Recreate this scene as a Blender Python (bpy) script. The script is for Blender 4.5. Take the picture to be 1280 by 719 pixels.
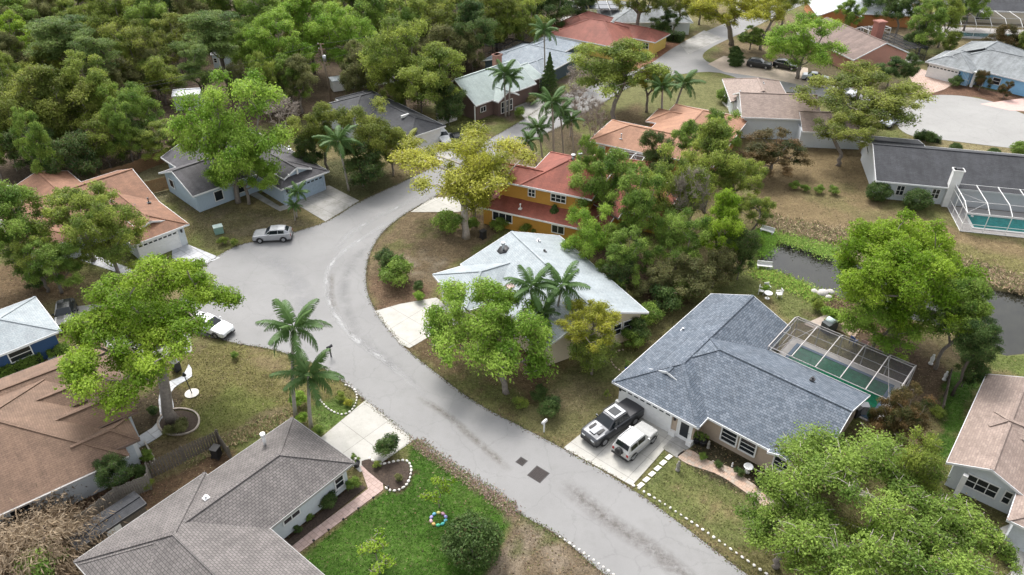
import bpy, math, random
import numpy as np
from mathutils import Vector, Matrix

# ---------------------------------------------------------------- camera, sky, sun, exposure
for o in list(bpy.data.objects): bpy.data.objects.remove(o)
SC = bpy.context.scene
FP, TILT, CH = 930.0, math.radians(35), 45.0
cam_d = bpy.data.cameras.new('camera'); cam = bpy.data.objects.new('camera', cam_d)
SC.collection.objects.link(cam); SC.camera = cam
cam.location = (0, 0, CH); cam.rotation_euler = (math.radians(90) - TILT, 0, 0)
cam_d.sensor_width = 36; cam_d.lens = FP / 1280 * 36; cam_d.clip_end = 6000; cam_d.clip_start = 0.5
SC.render.resolution_x, SC.render.resolution_y = 1024, 575
SC.view_settings.view_transform = 'Standard'; SC.view_settings.look = 'None'
SC.view_settings.gamma = 1; SC.view_settings.use_curve_mapping = False
SC.view_settings.exposure = 1.12
SUN_EL, SUN_AZ = 52.0, -18.0        # degrees; azimuth from +Y towards +X
w = bpy.data.worlds.new('World'); SC.world = w; w.use_nodes = True
nt = w.node_tree; nt.nodes.clear()
sky = nt.nodes.new('ShaderNodeTexSky'); sky.sky_type = 'NISHITA'; sky.sun_disc = False
sky.sun_elevation = math.radians(SUN_EL); sky.sun_rotation = math.radians(SUN_AZ)
sky.dust_density = 4; sky.air_density = 1
hs = nt.nodes.new('ShaderNodeHueSaturation'); hs.inputs['Saturation'].default_value = 0.2
bgn = nt.nodes.new('ShaderNodeBackground'); bgn.inputs[1].default_value = 0.15
wo = nt.nodes.new('ShaderNodeOutputWorld')
nt.links.new(sky.outputs[0], hs.inputs['Color']); nt.links.new(hs.outputs[0], bgn.inputs[0]); nt.links.new(bgn.outputs[0], wo.inputs[0])
sd = bpy.data.lights.new('sun', 'SUN'); sd.energy = 1.15; sd.angle = math.radians(14); sd.color = (1, .96, .9)
sun = bpy.data.objects.new('sun', sd); SC.collection.objects.link(sun)
sun.rotation_euler = (math.radians(-(90 - SUN_EL)), 0, math.radians(-SUN_AZ)); sun.location = (0, 60, 120)

# ---------------------------------------------------------------- helpers
COL = SC.collection
rnd = random.Random(7)
def W(px, py, z=0.0):
    """picture pixel (1280 wide) seen at height z -> world point"""
    u = (px - 640) / FP; v = (359.5 - py) / FP
    dx, dy, dz = u, math.cos(TILT) + v * math.sin(TILT), -math.sin(TILT) + v * math.cos(TILT)
    t = (z - CH) / dz
    return (dx * t, dy * t, z)
def tag(o, label=None, cat=None, group=None, kind=None):
    if label: o['label'] = label
    if cat: o['category'] = cat
    if group: o['group'] = group
    if kind: o['kind'] = kind
    return o
def empty(name, loc, rz=0, parent=None):
    o = bpy.data.objects.new(name, None); COL.objects.link(o); o.location = loc; o.rotation_euler = (0, 0, rz)
    o.empty_display_size = .3
    if parent: o.parent = parent
    return o
class MB:
    def __init__(s): s.v = []; s.f = []; s.m = []; s.uv = []; s.smooth = []
    def face(s, pts, mat=0, uv=None, smooth=False):
        b = len(s.v); s.v += [tuple(p) for p in pts]; s.f.append(tuple(range(b, b + len(pts)))); s.m.append(mat); s.smooth.append(smooth)
        if uv is None:
            p = [Vector(q) for q in pts]; n = Vector((0, 0, 0))
            for i in range(len(p)): n += p[i].cross(p[(i + 1) % len(p)])
            if n.length > 1e-9: n.normalize()
            h = Vector((0, 0, 1)).cross(n)
            h = Vector((1, 0, 0)) if h.length < .02 else h.normalized()
            vv = n.cross(h); uv = [(q.dot(h), q.dot(vv)) for q in p]
        s.uv.append(uv)
    def box(s, x0, y0, z0, x1, y1, z1, mat=0, M=None):
        c = [(x0,y0,z0),(x1,y0,z0),(x1,y1,z0),(x0,y1,z0),(x0,y0,z1),(x1,y0,z1),(x1,y1,z1),(x0,y1,z1)]
        if M is not None: c = [tuple(M @ Vector(p)) for p in c]
        for q in ((0,3,2,1),(4,5,6,7),(0,1,5,4),(1,2,6,5),(2,3,7,6),(3,0,4,7)): s.face([c[i] for i in q], mat)
    def prism(s, poly, z0, z1, mat=0, bottom=False):
        n = len(poly)
        a = sum(poly[i][0]*poly[(i+1)%n][1]-poly[(i+1)%n][0]*poly[i][1] for i in range(n))
        if a < 0: poly = poly[::-1]
        s.face([(p[0], p[1], z1) for p in poly], mat)
        if bottom: s.face([(p[0], p[1], z0) for p in poly[::-1]], mat)
        for i in range(n):
            a, b = poly[i], poly[(i+1) % n]
            s.face([(a[0],a[1],z0),(b[0],b[1],z0),(b[0],b[1],z1),(a[0],a[1],z1)], mat)
    def bar(s, a, b, wdt, mat=0, h=None):
        a = Vector(a); b = Vector(b); d = b - a
        if d.length < 1e-6: return
        h = h or wdt; d.normalize(); up = Vector((0,0,1)) if abs(d.z) < .95 else Vector((1,0,0))
        r = d.cross(up).normalized() * wdt / 2; u = r.cross(d).normalized() * h / 2
        p = [a-r-u, a+r-u, a+r+u, a-r+u, b-r-u, b+r-u, b+r+u, b-r+u]
        for q in ((0,1,2,3),(7,6,5,4),(0,4,5,1),(1,5,6,2),(2,6,7,3),(3,7,4,0)): s.face([p[i] for i in q], mat)
    def tube(s, pts, rad, n=6, mat=0, cap=True):
        pts = [Vector(p) for p in pts]; rings = []; prev = None
        for i, p in enumerate(pts):
            d = (pts[min(i+1, len(pts)-1)] - pts[max(i-1, 0)])
            d = d.normalized() if d.length > 1e-9 else Vector((0,0,1))
            if prev is None:
                r = d.orthogonal().normalized()
            else:
                r = prev - d * prev.dot(d); r = r.normalized() if r.length > 1e-6 else d.orthogonal().normalized()
            prev = r; u = d.cross(r); R = rad[i] if isinstance(rad, (list, tuple)) else rad
            b = len(s.v)
            for k in range(n):
                t = 2*math.pi*k/n; s.v.append(tuple(p + r*math.cos(t)*R + u*math.sin(t)*R))
            rings.append(b)
        for a, b in zip(rings, rings[1:]):
            for k in range(n):
                k2 = (k+1) % n; s.f.append((a+k, a+k2, b+k2, b+k)); s.m.append(mat); s.uv.append([(0,0)]*4); s.smooth.append(True)
        if cap:
            for b, rev in ((rings[0], True), (rings[-1], False)):
                q = tuple(b+k for k in range(n)); s.f.append(q[::-1] if rev else q); s.m.append(mat); s.uv.append([(0,0)]*n); s.smooth.append(False)
    def disc(s, c, r, z0, z1, n=20, mat=0, r2=None):
        r2 = r if r2 is None else r2
        s.tube([(c[0],c[1],z0),(c[0],c[1],z1)], [r, r2], n, mat)
    def lathe(s, c, prof, n=16, mat=0, M=None):
        b0 = len(s.v)
        for (r, z) in prof:
            for k in range(n):
                t = 2*math.pi*k/n; p = Vector((c[0]+r*math.cos(t), c[1]+r*math.sin(t), c[2]+z))
                if M is not None: p = M @ p
                s.v.append(tuple(p))
        for i in range(len(prof)-1):
            for k in range(n):
                k2 = (k+1) % n; a = b0+i*n; b = a+n
                s.f.append((a+k, a+k2, b+k2, b+k)); s.m.append(mat); s.uv.append([(0,0)]*4); s.smooth.append(True)
    def build(s, name, mats, parent=None, loc=None, rz=None):
        me = bpy.data.meshes.new(name); me.from_pydata(s.v, [], s.f); me.update()
        mats = mats if isinstance(mats, (list, tuple)) else [mats]
        for m in mats: me.materials.append(m)
        me.polygons.foreach_set('material_index', s.m); me.polygons.foreach_set('use_smooth', s.smooth)
        uvl = me.uv_layers.new(name='UVMap'); flat = [c for f in s.uv for q in f for c in q]
        uvl.data.foreach_set('uv', flat)
        o = bpy.data.objects.new(name, me); COL.objects.link(o)
        if parent: o.parent = parent
        if loc: o.location = loc
        if rz is not None: o.rotation_euler = (0, 0, rz)
        return o
def kids(o): return [c for c in bpy.data.objects if c.parent == o]
def copy_tree(o, loc=None, rz=None, label=None, parent=None, scale=None):
    ch = list(o.children); c = o.copy(); COL.objects.link(c)
    if parent is not None: c.parent = parent
    for k in ch: copy_tree(k, parent=c)
    if loc is not None: c.location = loc
    if rz is not None: c.rotation_euler = (0, 0, rz)
    if scale is not None: c.scale = (scale,)*3
    if label: c['label'] = label
    return c

def nth(i):
    W_ = ['first','second','third','fourth','fifth','sixth','seventh','eighth','ninth','tenth']
    return W_[i] if i < 10 else '%d%s' % (i+1, 'th' if 10 <= (i+1) % 100 <= 20 else {1:'st',2:'nd',3:'rd'}.get((i+1) % 10, 'th'))

# ---------------------------------------------------------------- materials
MATS = {}
def newmat(name):
    m = bpy.data.materials.new(name); m.use_nodes = True; t = m.node_tree
    return m, t, t.nodes['Principled BSDF']
def N(t, typ, **kw):
    n = t.nodes.new('ShaderNode' + typ)
    for k, v in kw.items(): setattr(n, k, v)
    return n
def noise(t, scale, detail=4, rough=.6, vec=None):
    n = N(t, 'TexNoise'); n.inputs['Scale'].default_value = scale; n.inputs['Detail'].default_value = detail; n.inputs['Roughness'].default_value = rough
    if vec is not None: t.links.new(vec, n.inputs['Vector'])
    return n
def ramp(t, src, stops):
    r = N(t, 'ValToRGB'); e = r.color_ramp.elements
    e[0].position, e[0].color = stops[0][0], (*stops[0][1], 1); e[1].position, e[1].color = stops[1][0], (*stops[1][1], 1)
    for p, c in stops[2:]:
        q = e.new(p); q.color = (*c, 1)
    t.links.new(src, r.inputs[0]); return r
def mixc(t, a, b, fac, mode='MIX'):
    m = N(t, 'Mix', data_type='RGBA', blend_type=mode)
    for s, v in ((m.inputs[6], a), (m.inputs[7], b)):
        if isinstance(v, tuple): s.default_value = (*v[:3], 1)
        else: t.links.new(v, s)
    if isinstance(fac, (int, float)): m.inputs[0].default_value = fac
    else: t.links.new(fac, m.inputs[0])
    return m.outputs[2]
def bump(t, p, src, s, d=.02):
    b = N(t, 'Bump'); b.inputs['Strength'].default_value = s; b.inputs['Distance'].default_value = d
    t.links.new(src, b.inputs['Height']); t.links.new(b.outputs[0], p.inputs['Normal'])
def scl(c, k): return tuple(min(1, x*k) for x in c)
def plain(name, c, rough=.6, var=.12, scale=3, metal=0, spec=.5, bmp=0, stain=0):
    if name in MATS: return MATS[name]
    m, t, p = newmat(name); tc = N(t, 'TexCoord')
    n = noise(t, scale, 5, .65, tc.outputs['Object'])
    r = ramp(t, n.outputs[0], [(.3, scl(c, 1-var)), (.7, scl(c, 1+var))]); out = r.outputs[0]
    if stain:
        n2 = noise(t, .35, 6, .7, tc.outputs['Object']); r2 = ramp(t, n2.outputs[0], [(.45, (1,1,1)), (.75, (1-stain,)*3)])
        out = mixc(t, out, r2.outputs[0], 1.0, 'MULTIPLY')
    t.links.new(out, p.inputs['Base Color']); p.inputs['Roughness'].default_value = rough
    p.inputs['Metallic'].default_value = metal; p.inputs['Specular IOR Level'].default_value = spec
    if bmp: bump(t, p, n.outputs[0], bmp)
    MATS[name] = m; return m
def shingle(name, c1, c2, bw=.33, bh=.15, contrast=.45, blot=.2, spec=.35, rough=.75, big=0):
    """asphalt shingle courses along the eaves: real tab size in metres through the UV map"""
    m, t, p = newmat(name); uv = N(t, 'UVMap')
    b = N(t, 'TexBrick'); b.offset = .5; b.inputs['Scale'].default_value = 1
    b.inputs['Brick Width'].default_value = bw; b.inputs['Row Height'].default_value = bh
    b.inputs['Mortar Size'].default_value = .022; b.inputs['Mortar Smooth'].default_value = .8; b.inputs['Bias'].default_value = 0
    b.inputs['Color1'].default_value = (*c1, 1); b.inputs['Color2'].default_value = (*c2, 1)
    b.inputs['Mortar'].default_value = (*scl(c1, 1-contrast), 1)
    t.links.new(uv.outputs[0], b.inputs['Vector'])
    tc = N(t, 'TexCoord')
    n1 = noise(t, .5, 6, .7, tc.outputs['Object']); r1 = ramp(t, n1.outputs[0], [(.32, (1-blot,)*3), (.68, (1+blot*.4,)*3)])
    o1 = mixc(t, b.outputs[0], r1.outputs[0], 1.0, 'MULTIPLY')
    mp = N(t, 'Mapping'); mp.inputs['Scale'].default_value = (.9, .13, 1); t.links.new(uv.outputs[0], mp.inputs[0])
    n3 = noise(t, 1.3, 5, .7, mp.outputs[0]); r3 = ramp(t, n3.outputs[0], [(.4, (1,1,1)), (.72, (1-blot*1.1,)*3)])
    o1 = mixc(t, o1, r3.outputs[0], 1.0, 'MULTIPLY')
    n2 = noise(t, 9, 2, .5, tc.outputs['Object']); r2 = ramp(t, n2.outputs[0], [(.3, (.86,)*3), (.7, (1.1,)*3)])
    o2 = mixc(t, o1, r2.outputs[0], 1.0, 'MULTIPLY')
    t.links.new(o2, p.inputs['Base Color']); p.inputs['Roughness'].default_value = rough; p.inputs['Specular IOR Level'].default_value = spec
    bump(t, p, b.outputs['Fac'], -.35, .015)
    MATS[name] = m; return m
def glassmat():
    m, t, p = newmat('dark_window_glass'); p.inputs['Base Color'].default_value = (.02,.025,.03,1); p.inputs['Roughness'].default_value = .06
    p.inputs['Specular IOR Level'].default_value = .6; MATS['glass'] = m; return m
GLASS = glassmat()
TRIM = plain('white_trim', (.74,.75,.76), .5, .05)
WHITE = plain('white_paint', (.78,.78,.77), .5, .05)
DARK = plain('dark_metal', (.03,.03,.035), .5)
BLACK = plain('black_plastic', (.018,.018,.02), .55)
STEEL = plain('grey_metal', (.45,.46,.48), .4, .08, metal=.6)
CONC = plain('pale_concrete', (.52,.50,.46), .85, .08, 1.1, stain=.28, bmp=.1)
CONC2 = plain('weathered_concrete', (.42,.41,.40), .85, .1, .9, stain=.5)
CURB = plain('white_stone', (.72,.69,.64), .8, .2, 4)
WOOD = plain('weathered_brown_wood', (.20,.115,.06), .85, .3, 6)
GREYWOOD = plain('weathered_grey_wood', (.13,.11,.09), .9, .3, 7)
def concmat(name, c, stain):
    m, t, p = newmat(name); tc = N(t, 'TexCoord'); O_ = tc.outputs['Object']; mp = N(t, 'Mapping'); mp.inputs['Rotation'].default_value = (0,0,math.radians(41)); t.links.new(O_, mp.inputs[0])
    b = N(t, 'TexBrick'); b.offset = 0; b.inputs['Scale'].default_value = 1; b.inputs['Brick Width'].default_value = 3.1; b.inputs['Row Height'].default_value = 2.7; b.inputs['Mortar Size'].default_value = .022; b.inputs['Mortar Smooth'].default_value = .3
    b.inputs['Color1'].default_value = (*c,1); b.inputs['Color2'].default_value = (*scl(c,.93),1); b.inputs['Mortar'].default_value = (*scl(c,.5),1); t.links.new(mp.outputs[0], b.inputs['Vector'])
    n = noise(t, .45, 8, .75, O_); r = ramp(t, n.outputs[0], [(.42,(1,1,1)),(.72,(1-stain,1-stain,1-stain*1.1))]); col = mixc(t, b.outputs[0], r.outputs[0], 1.0, 'MULTIPLY')
    n = noise(t, 11, 5, .8, O_); r = ramp(t, n.outputs[0], [(.3,(.88,.88,.88)),(.7,(1.06,1.06,1.06))]); col = mixc(t, col, r.outputs[0], 1.0, 'MULTIPLY')
    n = noise(t, 1.9, 6, .8, O_); r = ramp(t, n.outputs[0], [(.60,(1,1,1)),(.74,(.72,.68,.62))]); col = mixc(t, col, r.outputs[0], 1.0, 'MULTIPLY')
    t.links.new(col, p.inputs['Base Color']); p.inputs['Roughness'].default_value = .9; bump(t, p, n.outputs[0], .1); return m
CONC = concmat('jointed_concrete', (.50,.485,.45), .25); CONC2 = concmat('old_jointed_concrete', (.38,.37,.355), .5)
MULCH = plain('dark_bark_mulch', (.055,.038,.028), .95, .5, 7, bmp=.4)

# screen mesh of the pool enclosures: a fine dark net, partly see-through
def screenmat():
    m, t, p = newmat('insect_screen'); p.inputs['Base Color'].default_value = (.035,.035,.04,1); p.inputs['Roughness'].default_value = .8
    tr = N(t, 'BsdfTransparent'); mx = N(t, 'MixShader'); mx.inputs[0].default_value = .36
    t.links.new(tr.outputs[0], mx.inputs[1]); t.links.new(p.outputs[0], mx.inputs[2]); t.links.new(mx.outputs[0], t.nodes['Material Output'].inputs[0])
    return m
SCREEN = screenmat()
def watermat(name, c, rough=.04, bs=.15, scale=2.5):
    m, t, p = newmat(name); p.inputs['Base Color'].default_value = (*c, 1); p.inputs['Roughness'].default_value = rough
    tc = N(t, 'TexCoord'); n = noise(t, scale, 4, .6, tc.outputs['Object'])
    r = ramp(t, n.outputs[0], [(.35, scl(c, .75)), (.7, scl(c, 1.25))]); t.links.new(r.outputs[0], p.inputs['Base Color']); bump(t, p, n.outputs[0], bs, .03)
    return m

# ---------------------------------------------------------------- ground
def axis(lo, hi, step, far):
    a = list(np.arange(lo, hi + step/2, step)); s = step; x = a[-1]; up = []
    while x < far: s *= 1.35; x += s; up.append(x)
    s = step; x = a[0]; dn = []
    while x > -far: s *= 1.35; x -= s; dn.append(x)
    return np.array(dn[::-1] + a + up)
gx = axis(-125, 140, .45, 3000); gy = axis(14, 205, .45, 3000)
GX, GY = np.meshgrid(gx, gy); NX, NY = len(gx), len(gy)
rs = np.random.RandomState(3)
def vnoise(X, Y, s, seed):
    """cheap value noise on the ground"""
    r = np.random.RandomState(seed).rand(256, 256); x = X / s; y = Y / s
    xi = np.floor(x).astype(int); yi = np.floor(y).astype(int); fx = x - xi; fy = y - yi
    fx = fx*fx*(3-2*fx); fy = fy*fy*(3-2*fy); g = lambda a, b: r[a % 256, b % 256]
    return (g(xi,yi)*(1-fx)+g(xi+1,yi)*fx)*(1-fy) + (g(xi,yi+1)*(1-fx)+g(xi+1,yi+1)*fx)*fy
def fbm(X, Y, s, seed): return vnoise(X,Y,s,seed)*.5 + vnoise(X,Y,s/2.1,seed+1)*.3 + vnoise(X,Y,s/4.7,seed+2)*.2
def sdist(poly, X, Y):
    d = np.full(X.shape, 1e9); ins = np.zeros(X.shape, bool); n = len(poly)
    for i in range(n):
        ax, ay = poly[i][:2]; bx, by = poly[(i+1) % n][:2]; ex, ey = bx-ax, by-ay; L = ex*ex+ey*ey + 1e-12
        t = np.clip(((X-ax)*ex + (Y-ay)*ey) / L, 0, 1); d = np.minimum(d, (X-ax-t*ex)**2 + (Y-ay-t*ey)**2)
        c = ((ay > Y) != (by > Y)) & (X < (bx-ax)*(Y-ay)/((by-ay) + 1e-12) + ax); ins ^= c
    d = np.sqrt(d); return np.where(ins, d, -d)
GC = np.zeros((NY, NX, 3)); GZ = np.zeros((NY, NX))
dry = np.array((.175,.152,.078)); green = np.array((.10,.15,.035)); dirt = np.array((.145,.105,.075)); litter = np.array((.10,.07,.045))
n1 = fbm(GX, GY, 9, 11); n2 = fbm(GX, GY, 3.2, 22)
k = np.clip((n1-.42)*5, 0, 1)[..., None]; GC[:] = dry*(1-k) + (dry*.45+green*.55)*k
k = np.clip((n2-.6)*6, 0, 1)[..., None]*.6; GC[:] = GC*(1-k) + dirt*k
def paint(px, col, soft=1.0, amt=1.0, z=0, jit=1.2, patch=0, seed=5):
    poly = [W(x, y, 0) for x, y in px]
    x0 = min(p[0] for p in poly)-3; x1 = max(p[0] for p in poly)+3; y0 = min(p[1] for p in poly)-3; y1 = max(p[1] for p in poly)+3
    i0, i1 = np.searchsorted(gx, [x0, x1]); j0, j1 = np.searchsorted(gy, [y0, y1]); sl = (slice(j0, j1), slice(i0, i1))
    X, Y = GX[sl], GY[sl]; d = sdist(poly, X, Y) + (fbm(X, Y, 2.2, seed)-.5)*2*jit
    a = np.clip(d/soft + .5, 0, 1)*amt
    if patch: a = a*np.clip((fbm(X, Y, patch, seed+9)-.38)*5, 0, 1)
    a = a[..., None]; GC[sl] = GC[sl]*(1-a) + np.array(col)*a
# painted regions of ground cover (what grows or lies there)
F_FLOOR = (.075,.056,.04)
paint([(-80,-30),(640,-30),(735,10),(690,40),(640,60),(560,120),(500,150),(425,150),(300,160),(220,185),(130,215),(60,240),(-80,250)], F_FLOOR, 3, 1)
paint([(60,150),(240,90),(300,120),(240,150)], (.12,.09,.075), 2, .7)
paint([(-40,150),(40,165),(50,195),(-40,215)], (.2,.15,.13), 2, .8)
paint([(125,215),(195,195),(215,240),(185,262)], (.17,.16,.10), .6, .9)
paint([(235,275),(215,250),(250,240),(300,262),(350,262),(410,280),(300,300),(270,318)], (.105,.10,.05), 1, .9)
paint([(235,275),(215,250),(300,262),(400,280),(300,300)], (.14,.12,.08), .8, .9, patch=3)
paint([(405,240),(450,252),(500,232),(470,200),(400,200)], (.07,.075,.035), 1.5, .95)
# island and front yard of the house with the pale roof
paint([(510,262),(570,262),(640,275),(600,310),(545,345),(540,375),(470,390),(455,345),(465,305)], (.15,.115,.075), .5, 1)
paint([(510,266),(555,270),(550,300),(520,320),(470,320),(480,285)], (.12,.125,.05), .8, .85, patch=2.5)
paint([(480,325),(525,310),(560,325),(530,350),(495,350)], (.26,.23,.19), 1, .55, patch=1.6)
paint([(458,345),(520,350),(545,378),(470,390)], (.13,.085,.06), .5, .9)
paint([(505,432),(560,400),(680,430),(690,520),(640,520),(540,462)], (.105,.075,.045), .8, .95)
paint([(540,458),(600,500),(705,558),(660,490),(600,450)], (.10,.115,.04), .8, .9, patch=3)
# side yard left of the big house
paint([(640,515),(705,556),(770,505),(772,470),(870,380),(850,370),(760,420),(700,470)], (.14,.135,.065), .6, 1)
paint([(700,480),(770,430),(800,440),(770,470),(720,520)], (.10,.125,.04), 1.2, .8)
paint([(680,500),(720,470),(760,480),(730,520)], (.17,.14,.09), 1.2, .7)
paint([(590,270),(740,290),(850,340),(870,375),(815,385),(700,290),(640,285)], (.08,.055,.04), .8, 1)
# front lawn of the big house
paint([(800,610),(822,560),(850,572),(960,628),(975,719),(925,692)], (.13,.15,.055), .4, 1)
paint([(835,600),(900,615),(940,660),(880,650)], (.20,.165,.09), 1, .8, patch=2.5)
paint([(805,608),(835,565),(850,575),(815,612)], (.10,.12,.045), .3, .9)
paint([(900,720),(1300,720),(1300,640),(1040,560),(960,625)], (.11,.105,.045), 1, 1)
paint([(880,545),(990,600),(1030,640),(985,650),(850,575)], (.05,.045,.028), .3, 1, jit=.4)
# lawns on the left
paint([(165,600),(250,560),(365,525),(400,525),(450,505),(435,470),(370,445),(290,425),(215,450),(180,560)], (.145,.135,.055), .5, 1)
paint([(230,520),(290,480),(350,500),(330,530),(250,545)], (.115,.135,.04), 1.5, .85)
paint([(300,430),(360,440),(370,500),(330,480)], (.19,.15,.09), 1.2, .8, patch=2.4)
paint([(180,560),(230,540),(260,560),(200,590)], (.16,.12,.08), 1, .8)
paint([(380,510),(400,540),(450,510),(425,490)], (.08,.14,.03), .8, .9)
paint([(240,575),(370,520),(360,505),(230,560)], (.14,.115,.07), .5, .9)
paint([(170,500),(215,470),(230,500),(190,545),(150,560)], (.06,.045,.035), .5, .9)
paint([(130,640),(290,560),(300,575),(120,690)], (.13,.085,.055), .5, 1)
paint([(-40,560),(180,560),(180,620),(60,680),(-40,719)], (.09,.06,.045), .6, .9)
paint([(-60,330),(90,330),(100,370),(-60,400)], (.14,.095,.06), 1, .9)
# the watered lawn
paint([(515,552),(560,583),(622,628),(640,655),(600,730),(350,730),(385,690),(508,592)], (.042,.10,.012), .25, 1, jit=.35)
paint([(540,590),(600,620),(620,650),(560,640)], (.06,.12,.018), 1.5, .8)
paint([(400,690),(470,640),(540,690),(480,720)], (.06,.12,.02), 1.8, .7)
paint([(510,548),(528,548),(640,632),(700,672),(775,722),(600,740),(640,655),(615,622)], (.16,.125,.09), .3, 1, jit=.5)
paint([(650,650),(760,719),(610,730)], (.225,.185,.15), .8, .9, patch=1.6)
paint([(640,640),(700,680),(640,700)], (.10,.11,.045), .5, .8, patch=1.4)
paint([(525,545),(700,668),(700,675),(518,549)], (.09,.125,.04), .2, .85, jit=.2)
paint([(338,680),(440,600),(458,606),(365,685)], (.06,.04,.03), .2, 1, jit=.1)
paint([(448,578),(478,568),(520,590),(505,615),(485,612)], (.07,.045,.035), .2, 1, jit=.1)
# behind: shared lawns, pond banks, back gardens
paint([(945,200),(1000,170),(1100,190),(1110,260),(1200,290),(1300,310),(1300,345),(1200,330),(1050,300),(950,280)], (.19,.145,.085), 1.2, 1)
paint([(1000,220),(1100,235),(1130,280),(1000,270)], (.14,.13,.06), 2, .7, patch=4)
paint([(955,270),(1100,300),(1300,350),(1300,365),(1100,318),(955,285)], (.11,.08,.05), .8, .9)
paint([(965,285),(1060,305),(1080,322),(980,300)], (.30,.25,.21), .8, .8, patch=1.5)
paint([(940,292),(960,285),(985,300),(1050,315),(1040,328),(980,312),(955,325),(940,330)], (.12,.22,.03), .6, .9)
paint([(905,345),(950,335),(1060,375),(1100,392),(1090,402),(990,400),(960,372),(900,370)], (.13,.15,.055), .8, 1)
paint([(955,338),(990,345),(1070,388),(1050,392),(960,350)], (.13,.24,.03), .4, .9)
paint([(1010,392),(1100,400),(1190,470),(1180,520),(1140,520),(1120,450),(1040,410)], (.10,.07,.05), 1, 1)
paint([(1100,470),(1180,470),(1160,560),(1060,560)], (.13,.095,.065), .8, .8)
paint([(1185,470),(1225,460),(1210,510),(1180,580),(1160,575)], (.06,.13,.02), .4, 1)
paint([(1225,430),(1300,420),(1300,470),(1235,465)], (.12,.16,.045), .6, .9)
paint([(1180,300),(1300,330),(1300,350),(1200,330)], (.14,.15,.05), 1, .6)
paint([(730,180),(775,110),(870,93),(918,100),(915,165),(850,160),(800,175)], (.15,.155,.07), 1.5, 1)
paint([(760,140),(800,130),(820,170),(770,180)], (.13,.095,.06), 2, .9)
paint([(655,165),(700,150),(760,190),(700,200)], (.09,.07,.05), 1, .9)
paint([(540,130),(640,140),(665,115),(760,75),(790,95),(700,105),(640,150)], (.13,.10,.085), 1.2, 1)
paint([(765,62),(852,52),(840,72),(800,92),(775,85)], (.22,.115,.08), 1, 1)
paint([(885,72),(980,20),(1280,-20),(1300,60),(1150,60),(990,75),(985,88)], (.18,.14,.095), 2, .9)
paint([(1120,30),(1300,30),(1300,60),(1180,62)], (.16,.135,.075), 2, .9)
paint([(1155,112),(1200,105),(1300,125),(1300,158),(1270,135),(1220,122),(1150,122)], (.13,.075,.055), .8, 1)
paint([(1140,165),(1300,180),(1300,200),(1140,185)], (.22,.19,.11), .8, .9)
paint([(990,55),(1060,80),(1130,100),(1130,130),(1010,110)], (.10,.085,.055), 1.5, .9)

# pond basin
POND = [(958,345),(948,330),(962,312),(990,302),(1040,315),(1100,345),(1180,370),(1235,362),(1300,372),(1300,440),(1255,445),(1225,420),(1140,400),(1085,380),(1040,372),(1000,352),(975,340)]
pp = [W(x, y, -.45) for x, y in POND]
i0, i1 = np.searchsorted(gx, [10, 90]); j0, j1 = np.searchsorted(gy, [30, 110]); sl = (slice(j0, j1), slice(i0, i1))
d = sdist(pp, GX[sl], GY[sl]); GZ[sl] = -1.2*np.clip((d+.55)/1.6, 0, 1)
a = np.clip((d+.6)*1.5, 0, 1)[..., None]; GC[sl] = GC[sl]*(1-a) + np.array((.07,.06,.04))*a
GZ += (fbm(GX, GY, 3, 77)-.5)*.05*(GZ > -.05)-.03
v = np.stack([GX, GY, GZ], -1).reshape(-1, 3)
I = np.arange(NY*NX).reshape(NY, NX); F = np.stack([I[:-1,:-1], I[:-1,1:], I[1:,1:], I[1:,:-1]], -1).reshape(-1, 4)
def np_mesh(name, v, F, k=4):
    me = bpy.data.meshes.new(name); me.vertices.add(len(v)); me.vertices.foreach_set('co', np.ascontiguousarray(v, np.float32).ravel())
    me.loops.add(F.size); me.loops.foreach_set('vertex_index', np.ascontiguousarray(F, np.int32).ravel())
    me.polygons.add(len(F)); me.polygons.foreach_set('loop_start', np.arange(0, F.size, k, dtype=np.int32))
    me.polygons.foreach_set('loop_total', np.full(len(F), k, np.int32)); me.update(calc_edges=True); return me
me = np_mesh('ground', v, F)
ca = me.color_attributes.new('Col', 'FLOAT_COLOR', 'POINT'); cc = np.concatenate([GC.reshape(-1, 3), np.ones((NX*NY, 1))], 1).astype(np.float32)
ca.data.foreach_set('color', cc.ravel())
m, t, p = newmat('yard_ground')
at = N(t, 'Attribute', attribute_name='Col'); tc = N(t, 'TexCoord'); O_ = tc.outputs['Object']
c = at.outputs['Color']
for s, lo, hi, seedo in ((.35,.72,1.22,0), (1.7,.62,1.35,1), (6,.5,1.5,2)):
    n = noise(t, s, 6, .75, O_); r = ramp(t, n.outputs[0], [(.3, (lo, lo*.98, lo*.95)), (.7, (hi, hi, hi*.97))]); c = mixc(t, c, r.outputs[0], 1.0, 'MULTIPLY')
nb = noise(t, 3.4, 6, .8, O_); rb = ramp(t, nb.outputs[0], [(.52, (0,0,0)), (.68, (.55,.55,.55))]); c = mixc(t, c, (.17,.135,.09), rb.outputs[0])
nv = noise(t, 14, 3, .7, O_); rv = ramp(t, nv.outputs[0], [(.60, (0,0,0)), (.72, (.7,.7,.7))]); c = mixc(t, c, (.045,.032,.022), rv.outputs[0])
t.links.new(c, p.inputs['Base Color']); p.inputs['Roughness'].default_value = .95; p.inputs['Specular IOR Level'].default_value = .15
nn = noise(t, 6, 8, .8, O_); bump(t, p, nn.outputs[0], .9, .12)
me.materials.append(m); me.polygons.foreach_set('use_smooth', np.ones(len(F), bool))
g = bpy.data.objects.new('ground', me); COL.objects.link(g); tag(g, kind='structure')

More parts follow.
